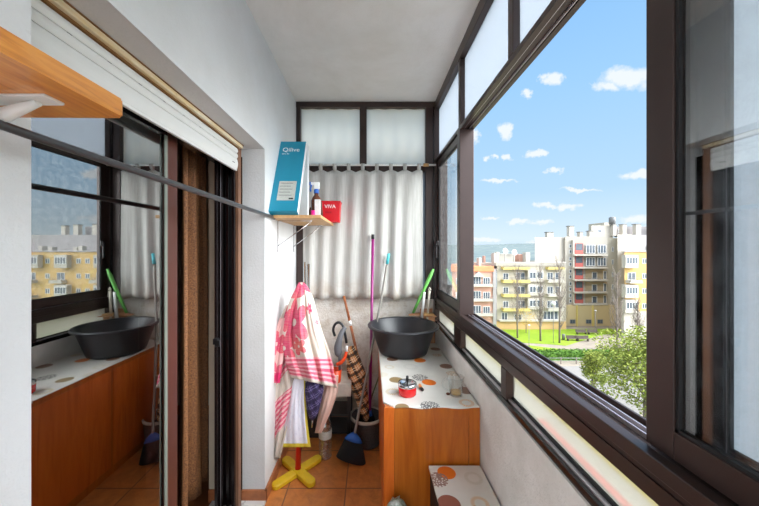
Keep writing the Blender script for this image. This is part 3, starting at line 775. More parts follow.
def uvsplit(nt):
    tc = nt.n('ShaderNodeTexCoord'); sx = nt.n('ShaderNodeSeparateXYZ'); nt.l(tc.outputs['UV'], sx.inputs[0]); return sx.outputs[0], sx.outputs[1]
CREAM=(214,203,190); PINK=(218,76,112); HOT=(208,30,96); SALM=(226,92,88)
def towel_build(flowers, bands, base=CREAM, shear=0):
    def b(nt, bs, co):
        u, v = uvsplit(nt); v2 = nt.math('ADD', v, nt.math('MULTIPLY', u, shear)) if shear else v
        nz = nt.noise(nt.coord('UV', (1,1,1)), 3, 3)
        streak = nt.ramp(nt.noise(nt.coord('UV', (2,90,1)), 2, 4), [(.40,(0,0,0)), (.5,(1,1,1))])
        col = (*s2l(base), 1)
        for cu_, cv, ru, rv, c in flowers:
            dx = nt.math('DIVIDE', nt.math('SUBTRACT', u, cu_), ru); dy = nt.math('DIVIDE', nt.math('SUBTRACT', v, cv), rv)
            d = nt.math('SQRT', nt.math('ADD', nt.math('MULTIPLY', dx, dx), nt.math('MULTIPLY', dy, dy)))
            an = nt.math('ARCTAN2', dy, dx)
            pet = nt.math('MULTIPLY', nt.math('ABSOLUTE', nt.math('SINE', nt.math('MULTIPLY', an, 2.5))), .55)
            mk = nt.math('LESS_THAN', d, nt.math('ADD', pet, .5)); hole = nt.math('GREATER_THAN', d, .16)
            mk = nt.math('MULTIPLY', mk, hole)
            cc = nt.mix(nt.math('MULTIPLY', nt.math('MULTIPLY', d, d), .6, True), s2l(c), s2l(SALM) if c != SALM else s2l(HOT))
            cc = nt.mix(nt.math('MULTIPLY', streak, .18), cc, s2l(CREAM))
            col = nt.mix(mk, col, cc)
        for v0, v1, c, n_ in bands:
            inb = nt.math('MULTIPLY', nt.math('GREATER_THAN', v2, v0), nt.math('LESS_THAN', v2, v1))
            if n_: inb = nt.math('MULTIPLY', inb, nt.math('GREATER_THAN', nt.math('SINE', nt.math('MULTIPLY', v2, n_)), -.2))
            inb = nt.math('MULTIPLY', inb, nt.math('ADD', .55, nt.math('MULTIPLY', streak, .4)))
            col = nt.mix(inb, col, s2l(c))
        return col
    return b
t1 = mat('pink_floral_towel', CREAM, .95, build=towel_build([(.32,.60,.36,.24,HOT), (.12,.34,.22,.14,HOT), (.78,.74,.09,.06,HOT), (.5,1.0,1.3,.16,HOT), (.02,.62,.16,.16,HOT), (.42,.36,.14,.09,SALM), (.92,.60,.05,.03,PINK)], [(.03,.25,(240,176,182),0), (.03,.25,PINK,150)]), bump=.5, bscale=500)
t2 = mat('pink_striped_towel', CREAM, .95, build=towel_build([], [(.02,.30,(238,180,184),0), (.02,.30,PINK,150), (.42,.58,(238,180,184),0), (.42,.58,PINK,170)], shear=-.25), bump=.5, bscale=500)
t3 = mat('beige_pink_towel', (214,190,164), .95, build=towel_build([(.5,.15,.9,.2,HOT), (.4,.6,.7,.2,HOT)], [(.0,.16,HOT,0)], base=(226,180,176)), bump=.5, bscale=500)
t4 = mat('pale_pink_towel', (232,196,180), .95, var=.08, vscale=9, bump=.5, bscale=500)
# top towel drawn over the peg; the other towels hang under it
sheet('towel', [(282.5,299,304,1.97), (288,296,308,1.93), (298,291,313,1.89), (314,285,317,1.86), (332,280,322,1.845), (350,278,329,1.84), (367,282,333.5,1.83,3), (382,286,337.5,1.83,6)], t1,
      'pink and cream flowered towel draped over the top of the coat stand', 'towel', bulge=.10, nf=3.5, amp=.018, ph=.5)
sheet('towel', [(305,286,293,1.97), (322,279,290,1.95), (345,272,293,1.93), (375,267.5,300,1.90), (388,268,303,1.89), (405,267,295,1.88), (430,267,287,1.87), (458,267.5,280,1.87,-4)], t2,
      'long cream towel with pink stripes hanging lowest on the left of the coat stand', 'towel', bulge=.05, nf=2.5, amp=.014, ph=2)
sheet('towel', [(318,280,286,1.935), (335,273,286,1.91), (360,267.5,283,1.88), (383,265.5,280,1.862)], t3,
      'hot pink towel corner squeezed against the wall above the striped towel', 'towel', bulge=.0, nf=2, amp=.006, ph=1)
sheet('towel', [(375,326,338.5,1.93), (392,324,338,1.93), (412,319,331,1.93), (433,315,321,1.93)], t4,
      'pale pink towel end hanging below the flowered towel, right of the purple umbrella', 'towel', bulge=.02, nf=1.5, amp=.008, ph=1)
# white cloth with yellow border
def yb(nt, bs, co):
    u, v = uvsplit(nt)
    e = nt.math('MAXIMUM', nt.math('GREATER_THAN', u, .90), nt.math('LESS_THAN', v, .05))
    s_ = nt.math('MULTIPLY', nt.math('GREATER_THAN', nt.noise(nt.coord('UV'), 14, 4), .58), .35)
    return nt.mix(e, nt.mix(s_, s2l((226,226,236)), s2l((190,192,214))), s2l((216,196,60)))
sheet('apron', [(370,297,305,1.875), (382,293,305,1.875), (400,289,305.5,1.875), (425,285,307.5,1.875), (447,283,310.5,1.875,-2)], mat('white_yellow_edged_cloth', (226,226,236), .9, build=yb, bump=.3, bscale=200),
      'white cloth with yellow border hanging in front of the red pole', 'cloth', bulge=.02, nf=2, amp=.008, ph=.3)
# purple folded umbrella
def folded_umbrella(name, a, b, rmax, m, label, tipm, handle=None, lobes=7):
    a, b = Vector(a), Vector(b); L = (b-a).length
    r = thing(name, label, 'umbrella', a)
    bm = BM(); n = 16; seg = 42; ax = (b-a).normalized(); e1 = ax.cross(Vector((0,1,0))).normalized(); e2 = ax.cross(e1)
    rings = []
    for j in range(n+1):
        t = j/n; R0 = rmax*(.35+.65*min(1, t*3))*(1-t)**.55*1.05 + .006
        rings.append([bm.verts.new(ax*L*t + (e1*math.cos(th)+e2*math.sin(th))*R0*(1+.22*abs(math.sin(th*lobes/2+t*2)))) for th in [2*PI*k/seg for k in range(seg)]])
    uvl = bm.loops.layers.uv.new('UVMap')
    for j in range(n):
        for k in range(seg):
            f = bm.faces.new((rings[j][k], rings[j][(k+1)%seg], rings[j+1][(k+1)%seg], rings[j+1][k])); f.smooth = True
            for lp, (uu, vv) in zip(f.loops, ((k, j), (k+1, j), (k+1, j+1), (k, j+1))): lp[uvl].uv = (uu/seg, vv/n)
    bm.faces.new(rings[0][::-1]); bm.faces.new(rings[-1])
    obj('canopy', bm, m, r, (0,0,0))
    bm = BM(); tube(bm, [ax*L*.98, ax*(L+.045)], .0035, 8); obj('tip', bm, tipm, r, (0,0,0))
    if handle:
        bm = BM(); tube(bm, [Vector(h)-a for h in handle[0]], handle[1], 12); obj('handle', bm, handle[2], r, (0,0,0))
    return r
def plaid(c0, c1, c2, sc):
    def b(nt, bs, co):
        sx = nt.n('ShaderNodeSeparateXYZ'); nt.l(nt.coord('Object', (1,1,1)), sx.inputs[0])
        a = nt.math('ADD', sx.outputs[0], nt.math('MULTIPLY', sx.outputs[2], .55)); c = nt.math('SUBTRACT', sx.outputs[2], nt.math('MULTIPLY', sx.outputs[0], .55))
        col = (*s2l(c0), 1)
        for q in (a, c):
            w = nt.math('SINE', nt.math('MULTIPLY', q, sc)); 
            col = nt.mix(nt.math('MULTIPLY', nt.math('GREATER_THAN', w, .55), .85), col, s2l(c1))
            w2 = nt.math('SINE', nt.math('MULTIPLY', q, sc*4)); col = nt.mix(nt.math('MULTIPLY', nt.math('MULTIPLY', nt.math('GREATER_THAN', w2, .8), nt.math('LESS_THAN', w, .2)), .8), col, s2l(c2))
        return col
    return b
pm = mat('tan_tartan_cloth', (186,126,72), .85, build=plaid((204,138,76), (40,30,28), (236,222,198), 95))
um = mat('dark_purple_pattern_cloth', (52,44,86), .85, build=plaid((58,48,92), (38,30,64), (120,110,150), 110))
folded_umbrella('umbrella', P(315.5,371,1.90), P(312.5,420,1.89), .052, um, 'folded dark purple patterned umbrella hanging tip down under the flowered towel', chrome)
ha = [P(346.5,343,2.24), P(345,334,2.24), P(343,326,2.24), P(339,322.5,2.24), P(335,324.5,2.24), P(333.2,330,2.24), P(335,336,2.24)]
folded_umbrella('umbrella', P(351,347,2.24), P(367,423,2.20), .058, pm, 'folded tan tartan umbrella standing beside the grey bucket', black_pl, (ha, .0095, black_pl))
# silver tubes behind towel
bm = BM(); a = P(304.5,262,2.30); tube(bm, [a, (a.x, 2.30, .02)], .010, 12); a2 = P(308.5,264,2.30); tube(bm, [a2, (a2.x, 2.30, .02)], .010, 12)
tube(bm, [a+Vector((0,0,-.02)), a2+Vector((0,0,-.02))], .006, 8)
tag(obj('drying_rack', bm, chrome), 'silver tubes of a folded rack standing behind the towels', 'rack')

# ------------------------------------------------------------------ cleaning things at the end wall
# broom
br = thing('broom', 'broom with black bristles, blue socket and grey handle on the tiles', 'broom', P(352, 462, 2.0))
A0 = br.location.copy()
hp = [P(354.5,436,2.02), P(358.5,414,2.06), P(363.5,390,2.12), P(369,362,2.18), (P(375.5,328,2.26)), P(382,295,2.32), P(387,264,2.365)]
bm = BM(); tube(bm, [p-A0 for p in hp], .0085, 12); obj('handle', bm, grey_m, br, (0,0,0))
bm = BM(); a, b = hp[-1], P(388.8,253.5,2.37); tube(bm, [a-A0, b-A0], [.012,.010], 12); obj('end_grip', bm, teal_pl, br, (0,0,0))
def loft(bm, secs):   # secs: list of (centre, halfwidth vector, halfdepth vector)
    rg = []
    for c, w, d in secs:
        rg.append([bm.verts.new(c+w*math.cos(t)+d*math.sin(t)) for t in [2*PI*k/20 for k in range(20)]])
    for a, b in zip(rg, rg[1:]):
        for k in range(20): bm.faces.new((a[k], a[(k+1)%20], b[(k+1)%20], b[k])).smooth = True
    bm.faces.new(rg[0][::-1]); bm.faces.new(rg[-1])
wv = Vector((1,0,-.28)).normalized(); dv = Vector((0,1,0))
c1_, c2_, c3_ = P(354.5,433,2.02)-A0, P(353.5,440.5,2.01)-A0, P(351,460,2.0)-A0
bm = BM(); loft(bm, [(c1_, wv*.014, dv*.013), (c1_*.5+c2_*.5, wv*.045, dv*.018), (c2_, wv*.060, dv*.022)]); obj('socket', bm, blue_pl, br, (0,0,0))
bm = BM(); loft(bm, [(c2_, wv*.058, dv*.021), ((c2_+c3_)/2, wv*.080, dv*.03), (c3_, wv*.100, dv*.036)]); obj('bristles', bm, bristle, br, (0,0,0))
# mop and bucket
bk = thing('mop_bucket', 'round grey bucket with a pale rim on the tiles by the cabinet', 'bucket', (P(366.5,440,2.2).x, 2.225, 0))
bm = BM(); lathe(bm, [(0,0), (.095,0), (.100,.01), (.114,.19), (.117,.19), (.108,.19), (.096,.02), (0,.015)], 40); obj('pail', bm, bucket_m, bk, (0,0,0))
bm = BM(); lathe(bm, [(.110,.178), (.119,.180), (.120,.196), (.112,.200), (.107,.196), (.110,.178)], 40); obj('rim', bm, kcloth, bk, (0,0,0))
mp = thing('mop', 'purple-handled mop with a blue socket standing head down in the bucket', 'mop', (bk.location.x, 2.24, .03))
M0 = mp.location.copy()
hp = [P(369.8,412,2.25), P(371.3,338,2.30), P(372.8,238,2.365)]
bm = BM(); tube(bm, [p-M0 for p in hp], .0105, 14); obj('handle', bm, purple_m, mp, (0,0,0))
bm = BM(); tube(bm, [P(372.8,239,2.364)-M0, P(372.9,234.5,2.366)-M0], .0125, 14); obj('end_grip', bm, black_pl, mp, (0,0,0))
a = P(369.8,410,2.25)-M0; bm = BM(); tube(bm, [a, a+Vector((0,0,-.05))], [.014,.02], 14); obj('socket', bm, blue_pl, mp, (0,0,0))
rr = random.Random(5); bm = BM()
for k in range(46):
    t = rr.uniform(0, 2*PI); q = .07*math.sqrt(rr.random()); st = a+Vector((rr.uniform(-.012,.012), rr.uniform(-.012,.012), -.04))
    e = Vector((q*math.cos(t), q*math.sin(t)-.01, rr.uniform(.005,.04))); md = (st+e)/2+Vector((.03*math.cos(t), .03*math.sin(t), .02)); md.xy *= .9
    tube(bm, [st, md, e], .007, 5)
obj('strings', bm, black_cl, mp, (0,0,0))
# black cloth heap hanging over bucket
bm = BM(); lathe(bm, [(0,.0), (.07,0), (.085,.05), (.075,.11), (.05,.16), (.02,.19), (0,.2)], 24, (bk.location.x-.012, 2.335, .015))
for v in bm.verts: v.co += Vector((rr.uniform(-.008,.008), rr.uniform(-.005,.005), rr.uniform(-.008,.008)))
tag(obj('rag_bag', bm, black_cl), 'black bag slumped on the floor behind the bucket', 'bag')
# wooden stick with white tape
ws = thing('wooden_stick', 'reddish wooden stick with a white tape band leaning on the end wall', 'stick', P(359,366,2.36))
W0 = ws.location.copy(); e0 = P(343.8,296,2.385); e1 = P(357.5,356,2.37); d_ = (e1-e0)/60
bm = BM(); tube(bm, [e0-W0, P(349,318,2.38)-W0], [.009,.010], 12); tube(bm, [P(349,318,2.38)-W0, e1-W0, e1+d_*55-W0], .0105, 12); obj('shaft', bm, stick_w, ws, (0,0,0))
q = P(350.2,323,2.378); bm = BM(); tube(bm, [q-d_*2.5-W0, q+d_*2.5-W0], .0115, 12); obj('tape_band', bm, white_pl, ws, (0,0,0))
# thin green pole behind the mop
bm = BM(); tube(bm, [P(380.5,372,2.36), P(372,396,2.33), P(366,418,2.30)], .005, 8); tag(obj('garden_cane', bm, mat('olive_green_cane', (96,110,60), .6)), 'thin olive green cane leaning between the bucket and the cabinet', 'cane')
# low stool with orange jug and grey brush
st = thing('low_stool', 'low black stool with a worn pale top behind the towels', 'stool', (P(334,396,2.18).x, 2.22, 0))
S0 = st.location.copy(); xa, xb = P(322,396,2.13).x-S0.x, P(351,396,2.13).x-S0.x
bm = BM(); box(bm, xa, xb, -.09, .14, .365, .455, bev=.004); obj('seat', bm, kcloth, st, (0,0,0))
for x in (xa+.015, xb-.015):
    for y in (-.075, .125):
        bm = BM(); box(bm, x-.012, x+.012, y-.012, y+.012, 0, .365); obj('leg', bm, black_pl, st, (0,0,0))
bm = BM(); box(bm, xa+.02, xb-.02, -.07, .12, .10, .115); obj('shelf_board', bm, black_pl, st, (0,0,0)); bm = BM(); box(bm, xa+.02, xb-.02, -.07, .12, .22, .235); obj('shelf_board', bm, black_pl, st, (0,0,0))
bm = BM(); box(bm, -.47, -.30, 2.26, 2.42, 0.0, .20, bev=.01)
tag(obj('storage_crate', bm, mat('dark_brown_crate', (52,42,38), .8, var=.3)), 'dark brown crate on the floor behind the water bottle', 'crate')
oj = thing('plastic_jug', 'orange-red plastic jug with curved handle on the low stool', 'jug', (P(335,380,2.14).x, 2.16, .4555))
J0 = oj.location.copy()
bm = BM(); lathe(bm, [(0,0), (.034,0), (.038,.004), (.044,.09), (.042,.09), (.036,.008), (0,.006)], 28); obj('jug_body', bm, orange_pl, oj, (0,0,0))
bm = BM(); tube(bm, [P(337,364.5,2.13)-J0, P(341,362.5,2.12)-J0, P(344.5,358,2.12)-J0, P(346.5,351.5,2.13)-J0], [.012,.012,.011,.010], 12); obj('handle', bm, orange_pl, oj, (0,0,0))
bm = BM(); tube(bm, [P(346.5,351.5,2.13)-J0, P(347,346,2.13)-J0], .0095, 12); obj('end_cap', bm, white_pl, oj, (0,0,0))
gb = thing('hand_brush', 'grey plastic curved hand brush handle above the orange jug', 'hand brush', P(338,352,2.15))
G0 = gb.location.copy()
bm = BM(); tube(bm, [P(345.5,327,2.17)-G0, P(342,332,2.16)-G0, P(339.5,339,2.15)-G0, P(338,347,2.15)-G0, P(338.5,353,2.15)-G0, P(340,356,2.15)-G0], [.012,.017,.020,.027,.027,.012], 16); obj('grip', bm, grey_pl, gb, (0,0,0))
bm = BM(); tube(bm, [P(339.5,354,2.15)-G0, P(340,363,2.16)-G0, P(340,371,2.16)-G0], .011, 10); obj('stem', bm, grey_pl, gb, (0,0,0))
# water bottle
wb = P(325.3, 457, 2.06); wt = thing('water_bottle', 'clear ribbed plastic water bottle on the tiles beside the broom', 'bottle', (wb.x, 2.06, 0))
prof = [(0,.004), (.036,0), (.042,.008)]
for k in range(14): prof += [(.042, .015+k*.0125), (.0385, .021+k*.0125)]
prof += [(.042,.20), (.040,.225), (.018,.262), (.0145,.268), (.0145,.285), (0,.285)]
bm = BM(); lathe(bm, prof, 28); obj('bottle_body', bm, water_pl, wt, (0,0,0))
bm = BM(); lathe(bm, [(0,.278), (.0165,.278), (.0165,.296), (0,.297)], 20); obj('cap', bm, blue_pl, wt, (0,0,0))
bm = BM(); lathe(bm, [(.0428,.135), (.0432,.136), (.0432,.186), (.0428,.187)], 28); obj('label', bm, lab_grey, wt, (0,0,0))
# ================================================================== OUTSIDE
GZ = CZ-16.5
cream = mat('cream_render', (176,168,151), .9, var=.04); white_r = mat('white_render', (184,177,165), .9, var=.03); grey_r = mat('grey_beige_render', (164,158,147), .9, var=.04)
yel_r = mat('yellow_render', (206,170,108), .9, var=.05); pink_r = mat('pink_render', (200,154,136), .9, var=.05); sand_r = mat('sand_render', (190,170,130), .9, var=.05)
yel_p = mat('yellow_paint', (200,180,108), .85); red_p = mat('dull_red_panel', (176,92,84), .8); roof_o = mat('orange_roof_tile', (222,140,96), .9, var=.15, vscale=.5)
pale_p = mat('grey_lilac_render', (156,151,150), .9); brown_b = mat('brown_plinth', (196,160,110), .9, var=.1, vscale=1)
bglass = mat('window_dark_glass', (90,100,110), .15, var=.3, vscale=.6); wfr = mat('white_window_frame', (212,212,210), .6); recess = mat('recess_render', (160,144,118), .9); conc = mat('pale_concrete', (176,174,168), .9); tankm = mat('grey_roof_tank', (112,112,112), .6)
railm = mat('grey_railing', (130,128,124), .6)

def WX(px, D): return (px-CX)*D/F
def WZ(py, D): return CZ+(CY-py)*D/F
class Bld:
    def __init__(s, name, label, D, cat='building'):
        s.D = D; s.r = thing(name, label, cat, (0, D, GZ)); 
    def blk(s, name, x0, x1, y0, y1, m, dep=8, front=0, yy=None):   # px block: x0..x1, y0(top)..y1(bottom)
        D = s.D+front; zt_ = WZ(y0, D); zb_ = GZ if y1 is None else WZ(y1, D)
        bm = BM(); vs = box(bm, WX(x0, D), WX(x1, D), D, D+dep, zb_, zt_)
        if dep >= 8:      # big walls: the left flank turns away from the lawn, as in a block set at an angle
            for v_ in vs[:4]:
                if v_.co.y > D+.1: v_.co.x *= (D+dep)/D*1.01
            for v_ in vs[4:]:
                if v_.co.y > D+.1: v_.co.x *= (D+dep)/D
        return obj(name, bm, m, s.r)
    def win(s, x0, x1, y0, y1, n=2, front=0, fm=None, rail_=False):
        D = s.D+front; X0, X1, Z1, Z0 = WX(x0,D), WX(x1,D), WZ(y0,D), WZ(y1,D)
        bm = BM(); t = .09
        box(bm, X0, X1, D-.06, D+.05, Z0, Z0+t); box(bm, X0, X1, D-.06, D+.05, Z1-t, Z1)
        for k in range(n+1):
            x = X0+(X1-X0-t)*k/n; box(bm, x, x+t, D-.06, D+.05, Z0+t, Z1-t)
        f = obj('window', bm, fm or wfr, s.r)
        bm = BM(); box(bm, X0+t/2, X1-t/2, D-.02, D+.02, Z0+t/2, Z1-t/2); o = obj('window_pane', bm, bglass); o.parent = f
    def balc(s, x0, x1, y, h=3.5, m=None, out=1.1, front=0, slab=None, solid=True):
        D = s.D+front; z = WZ(y, D); X0, X1 = WX(x0, D), WX(x1, D); hh = h*D/F
        bm = BM()
        if solid:
            box(bm, X0, X1, D-out, D, z-.25, z); box(bm, X0, X1, D-out, D-out+.1, z, z+hh*.55); box(bm, X0, X0+.1, D-out, D, z, z+hh*.55); box(bm, X1-.1, X1, D-out, D, z, z+hh*.55)
        else: box(bm, X0, X1, D-out, D, z-.2, z)
        obj('balcony', bm, m or white_r, s.r)
        bm = BM(); zz = z+(hh*.55 if solid else 0)
        box(bm, X0, X1, D-out, D-out+.05, zz+.42, zz+.48)
        k = X0
        while k < X1: box(bm, k, k+.04, D-out, D-out+.04, zz, zz+.42); k += .28
        obj('railing', bm, railm, s.r)

# A: pink block on the left
A = Bld('apartment_block', 'pink apartment block with orange roof, leftmost across the lawn', 63)
A.blk('wall', 452, 493, 271, None, pink_r, 10); A.blk('roof', 451, 494, 266.5, 271.5, roof_o, 11, -.3)
A.blk('corner_pilaster', 493, 496.5, 269, None, pale_p, 10, -.2)
bm = BM(); D = 62.4; q = [(473,277), (485,277), (479,271.5)]; lo = [bm.verts.new((WX(x,D), D, WZ(y,D))) for x, y in q]; hi = [bm.verts.new((WX(x,D), D+1, WZ(y,D))) for x, y in q]
bm.faces.new(lo); bm.faces.new(hi[::-1]); [bm.faces.new((lo[i], lo[(i+1)%3], hi[(i+1)%3], hi[i])) for i in range(3)]; obj('pediment', bm, white_r, A.r)
for y in (285, 299.5, 314):
    A.win(473, 481, y-8.5, y-.6, 3, -.05); A.win(483, 490, y-7.5, y-.6, 3, -.05); A.balc(471, 491.5, y, 2.6, front=0, out=.9)
    A.win(456, 462, y-7, y-1, 2, 0)
A.blk('chimney', 479, 481.5, 258, 271, white_r, 1.5, 2); A.blk('attic', 480, 498, 263, 272, white_r, 5, 3); A.blk('chimney', 494, 496.5, 253, 266, white_r, 1.2, 1)
A.blk('chimney', 484, 485.5, 256, 264, pink_r, 1, 4)
# B
B = Bld('apartment_block', 'low beige apartment block with yellow balconies in the middle distance', 63.5)
B.blk('wall', 497, 566, 263.5, None, cream, 11)
B.blk('plinth', 496.5, 566, 321.5, None, brown_b, .5, -.3)
B.blk('parapet', 496, 566, 262.5, 266, grey_r, 11.2, -.15)
B.blk('roof_house', 500, 515, 254, 264, white_r, 5, 3); B.blk('roof_house', 519, 530, 254.5, 264, pink_r, 5, 3.5); B.blk('chimney', 526, 530, 252.5, 262, white_r, 1.5, 2); B.blk('chimney', 497, 499.5, 252, 262, white_r, 1.2, 1.5)
for y in (281, 295, 309):
    B.balc(501, 527.5, y, 3, yel_p, 1.1); B.win(503, 508.5, y-8, y-1.3, 2); B.win(516, 525, y-8.5, y-1, 2)
    B.balc(545.5, 562, y, 3, white_r, .9); B.win(547, 553, y-8.5, y-1.2, 2); B.win(555, 560.5, y-8.5, y-1.2, 1)
    B.blk('bay', 528, 543.5, y-10.5, y+.5, white_r, .9, -.8); B.win(529.5, 536, y-9, y-2.5, 2, -.82); B.win(537, 543, y-9, y-2.5, 2, -.82)
B.balc(501, 527.5, 268, 2, yel_p, 1.1); B.balc(545.5, 562, 268, 2, yel_p, .9)
B.win(501.5, 507.5, 312.5, 320, 2); B.win(543, 558, 311, 319.5, 4); B.win(514, 522, 314, 320, 2)
B.blk('step_ledge', 500, 564, 320.3, 321.6, white_r, .8, -.8)
# C tower
Cb = Bld('apartment_tower', 'tallest cream tower with red panelled balconies and roof chimneys', 67)
Cb.blk('side_wall', 535, 566, 237.3, None, white_r, 10, .5); Cb.blk('wall', 565, 607.5, 236.5, None, grey_r, 12)
Cb.blk('wall', 607.5, 617.5, 238, None, cream, 12, .4); Cb.blk('wall', 617.5, 632, 234.5, None, white_r, 12, -1.0); Cb.blk('side_wall', 632, 705, 234.8, None, pale_p, 12, .3)
Cb.blk('pilaster', 573.2, 574.6, 240, 306, white_r, .5, -.5)
ys = [254.8, 267.5, 280, 292.4, 304.2]
for i, y in enumerate(ys):
    Cb.win(575.2, 583, y-11.5, y-.5, 1, -.32, red_p)
    Cb.blk('red_panel', 575.2, 583, y-4.5, y-.5, red_p, .25, -.45)
    Cb.blk('slab', 574.6, 608, y-.4, y+1.0, white_r, 1.2, -1.1)
    if i < 2:
        Cb.win(586, 595, y-10, y-1.5, 3, -.3); Cb.win(597.5, 606, y-10, y-1.5, 3, -.3)
    else:
        Cb.blk('recess', 585.5, 607, y-10.5, y-.5, recess, .2, -.08); Cb.win(592, 597, y-8, y-.8, 1, -.12); Cb.win(603.5, 606.3, y-9, y-.8, 1, -.12)
        Cb.balc(585.5, 597.5, y-.5, 2.2, conc, .9, solid=False)
    Cb.win(569, 571.8, y-10.5, y-7, 1); Cb.win(569, 571.8, y-5, y-1.5, 1)
    Cb.win(611.8, 613.6, y-8, y-3, 1, .38)
Cb.blk('ground_storey', 566, 616, 305.5, None, sand_r, 1.2, -1.0)
for x in (577, 593): Cb.blk('pier', x, x+.9, 305.5, None, yel_p, .4, -1.3)
for x in (570, 586, 597.5): Cb.win(x, x+5.2, 319.5, 323.5, 2, -1.05, tankm)
Cb.blk('penthouse', 591.5, 613, 225.5, 238, white_r, 8, 2); Cb.blk('penthouse', 613, 648, 226.5, 236, pale_p, 8, 3); Cb.blk('penthouse', 604, 612, 222.5, 234, cream, 5, 3.5)
Cb.win(597.5, 601.5, 229.5, 232.5, 1, 1.98); Cb.win(618, 622, 229, 232.5, 1, 2.98)
for x0, x1, y0, y1 in ((613.3,616.3,224.5,236), (622.8,626.5,224.7,236), (636.3,641,224.5,236), (569.5,574,226.3,238), (547.5,553.5,232.5,238.5), (580,583,232.3,238), (589.7,594,231.3,238), (655,660,225,236), (668,672,226,236)):
    Cb.blk('chimney', x0, x1, y0, y1, white_r, 1.0, 1.2); Cb.blk('chimney_cap', x0-.3, x1+.3, y0-.7, y0, tankm, 1.2, 1.1)
bm = BM(); tx_ = WX(614.3, 68); lathe(bm, [(0,0), (.62,0), (.62,1.35), (.3,1.55), (0,1.6)], 20, (tx_, 68.6, WZ(223.8, 68.6))); obj('water_tank', bm, tankm, Cb.r)
# E yellow block on the right
E = Bld('apartment_block', 'yellow apartment block with white window bays beside the window sash', 58)
E.blk('wall', 624.5, 712, 251.5, None, yel_r, 12); E.blk('roof_edge', 624, 712, 250.6, 252, pale_p, 12.3, -.2); E.blk('ground_storey', 624, 712, 312, None, white_r, .6, -.4)
for bx_ in (625.5, 665, 694):
    for y in (266.5, 281.5, 296.5, 311.5):
        if y in (281.5,):
            E.balc(bx_, bx_+13, y, 3.2, white_r, 1.0); E.win(bx_+2, bx_+10, y-9, y-1.5, 2, 0)
        elif y == 296.5 and bx_ > 690: E.balc(bx_, bx_+13, y, 3.2, white_r, 1.0)
        else:
            E.blk('bay', bx_, bx_+13, y-11.5, y+1.5, white_r, .9, -.9); E.win(bx_+.8, bx_+12.3, y-9.5, y-2.5, 4, -.92)
for x in (642, 651, 682):
    for y in (266, 281, 296, 311): E.win(x, x+4.5, y-7.5, y-2.5, 2)
for x0, y0 in ((650,246), (655,247), (690,246), (680,247)): E.blk('chimney', x0, x0+4, y0, 252, white_r, 1, 2)

# satellite dishes
def dish(px, py, r, label):
    D = 64.0; t = thing('satellite_dish', label, 'satellite dish', (WX(px, D), D+2.2, WZ(263, D)))
    bm = BM(); h = WZ(py, D)-WZ(263, D); tube(bm, [(0,0,0), (0,0,h)], .06, 8); obj('mast', bm, tankm, t, (0,0,0))
    bm = BM(); lathe(bm, [(0,0), (r*.6,.1), (r,.3), (r,.34), (r*.6,.14), (0,.04)], 20)
    bmesh.ops.rotate(bm, verts=bm.verts, cent=(0,0,0), matrix=Matrix.Rotation(math.radians(75), 3, 'X') @ Matrix.Rotation(math.radians(12), 3, 'Y'))
    bmesh.ops.translate(bm, verts=bm.verts, vec=(0,-.1,h)); obj('reflector', bm, wfr, t, (0,0,0))
dish(509, 251.5, .62, 'left white satellite dish on the low beige block roof')
dish(518.2, 252.8, .62, 'right white satellite dish on the low beige block roof')

# ------------------------------------------------------------------ ground, lawn, paths
def flat(name, pts, m, dz, label=None, cat=None):
    bm = BM(); vs = [bm.verts.new((x, y, GZ+dz)) for x, y in pts]; lo = [bm.verts.new((x, y, GZ+dz-.12)) for x, y in pts]
    bm.faces.new(vs); bm.faces.new(lo[::-1])
    for i in range(len(pts)): bm.faces.new((vs[i], vs[(i+1)%len(pts)], lo[(i+1)%len(pts)], lo[i]))
    return struct(obj(name, bm, m), label, cat)
def G(px, py):
    D = 16.5*F/(py-CY); return ((px-CX)*D/F, D)
struct(boxes('ground', [(-300, 400, 2.8, 3000, GZ-1, GZ-.05)], mat('pale_paving', (150,138,122), .95, rgb2=(134,124,110), vscale=.6)))
def grass_b(nt, bs, co):
    a = nt.noise(co, .25, 6, .7); b = nt.noise(co, 3, 3)
    f = nt.ramp(a, [(.4,(0,0,0)), (.6,(1,1,1))]); c = nt.mix(f, s2l((122,148,20)), s2l((140,160,34)))
    return nt.mix(nt.math('MULTIPLY', b, .4), c, s2l((100,138,22)))
gm = mat('lawn_grass', (150,190,50), .95, build=grass_b, bump=.5, bscale=8)
flat('lawn', [G(440,330), G(640,328.5), G(640,331), G(622,333), G(602,334.5), G(592,337.5), G(566,345.5), G(548,344), G(515,342), G(500,341), G(430,345)], gm, .02)
flat('lawn', [G(440,349), G(530,345.5), G(560,349), G(590,353), G(560,357), G(520,362), G(440,368)], gm, .02)
flat('lawn', [G(632,331), G(720,331), G(720,338), G(650,338)], gm, .02)
flat('lawn', [G(648,331.5), (330, 58), (330, 30), (60, 30), G(700,352)], gm, .015)
flat('road', [G(430,372), G(700,361), G(760,400), G(430,440)], mat('grey_asphalt', (132,127,121), .95, var=.1, vscale=.8), .02)
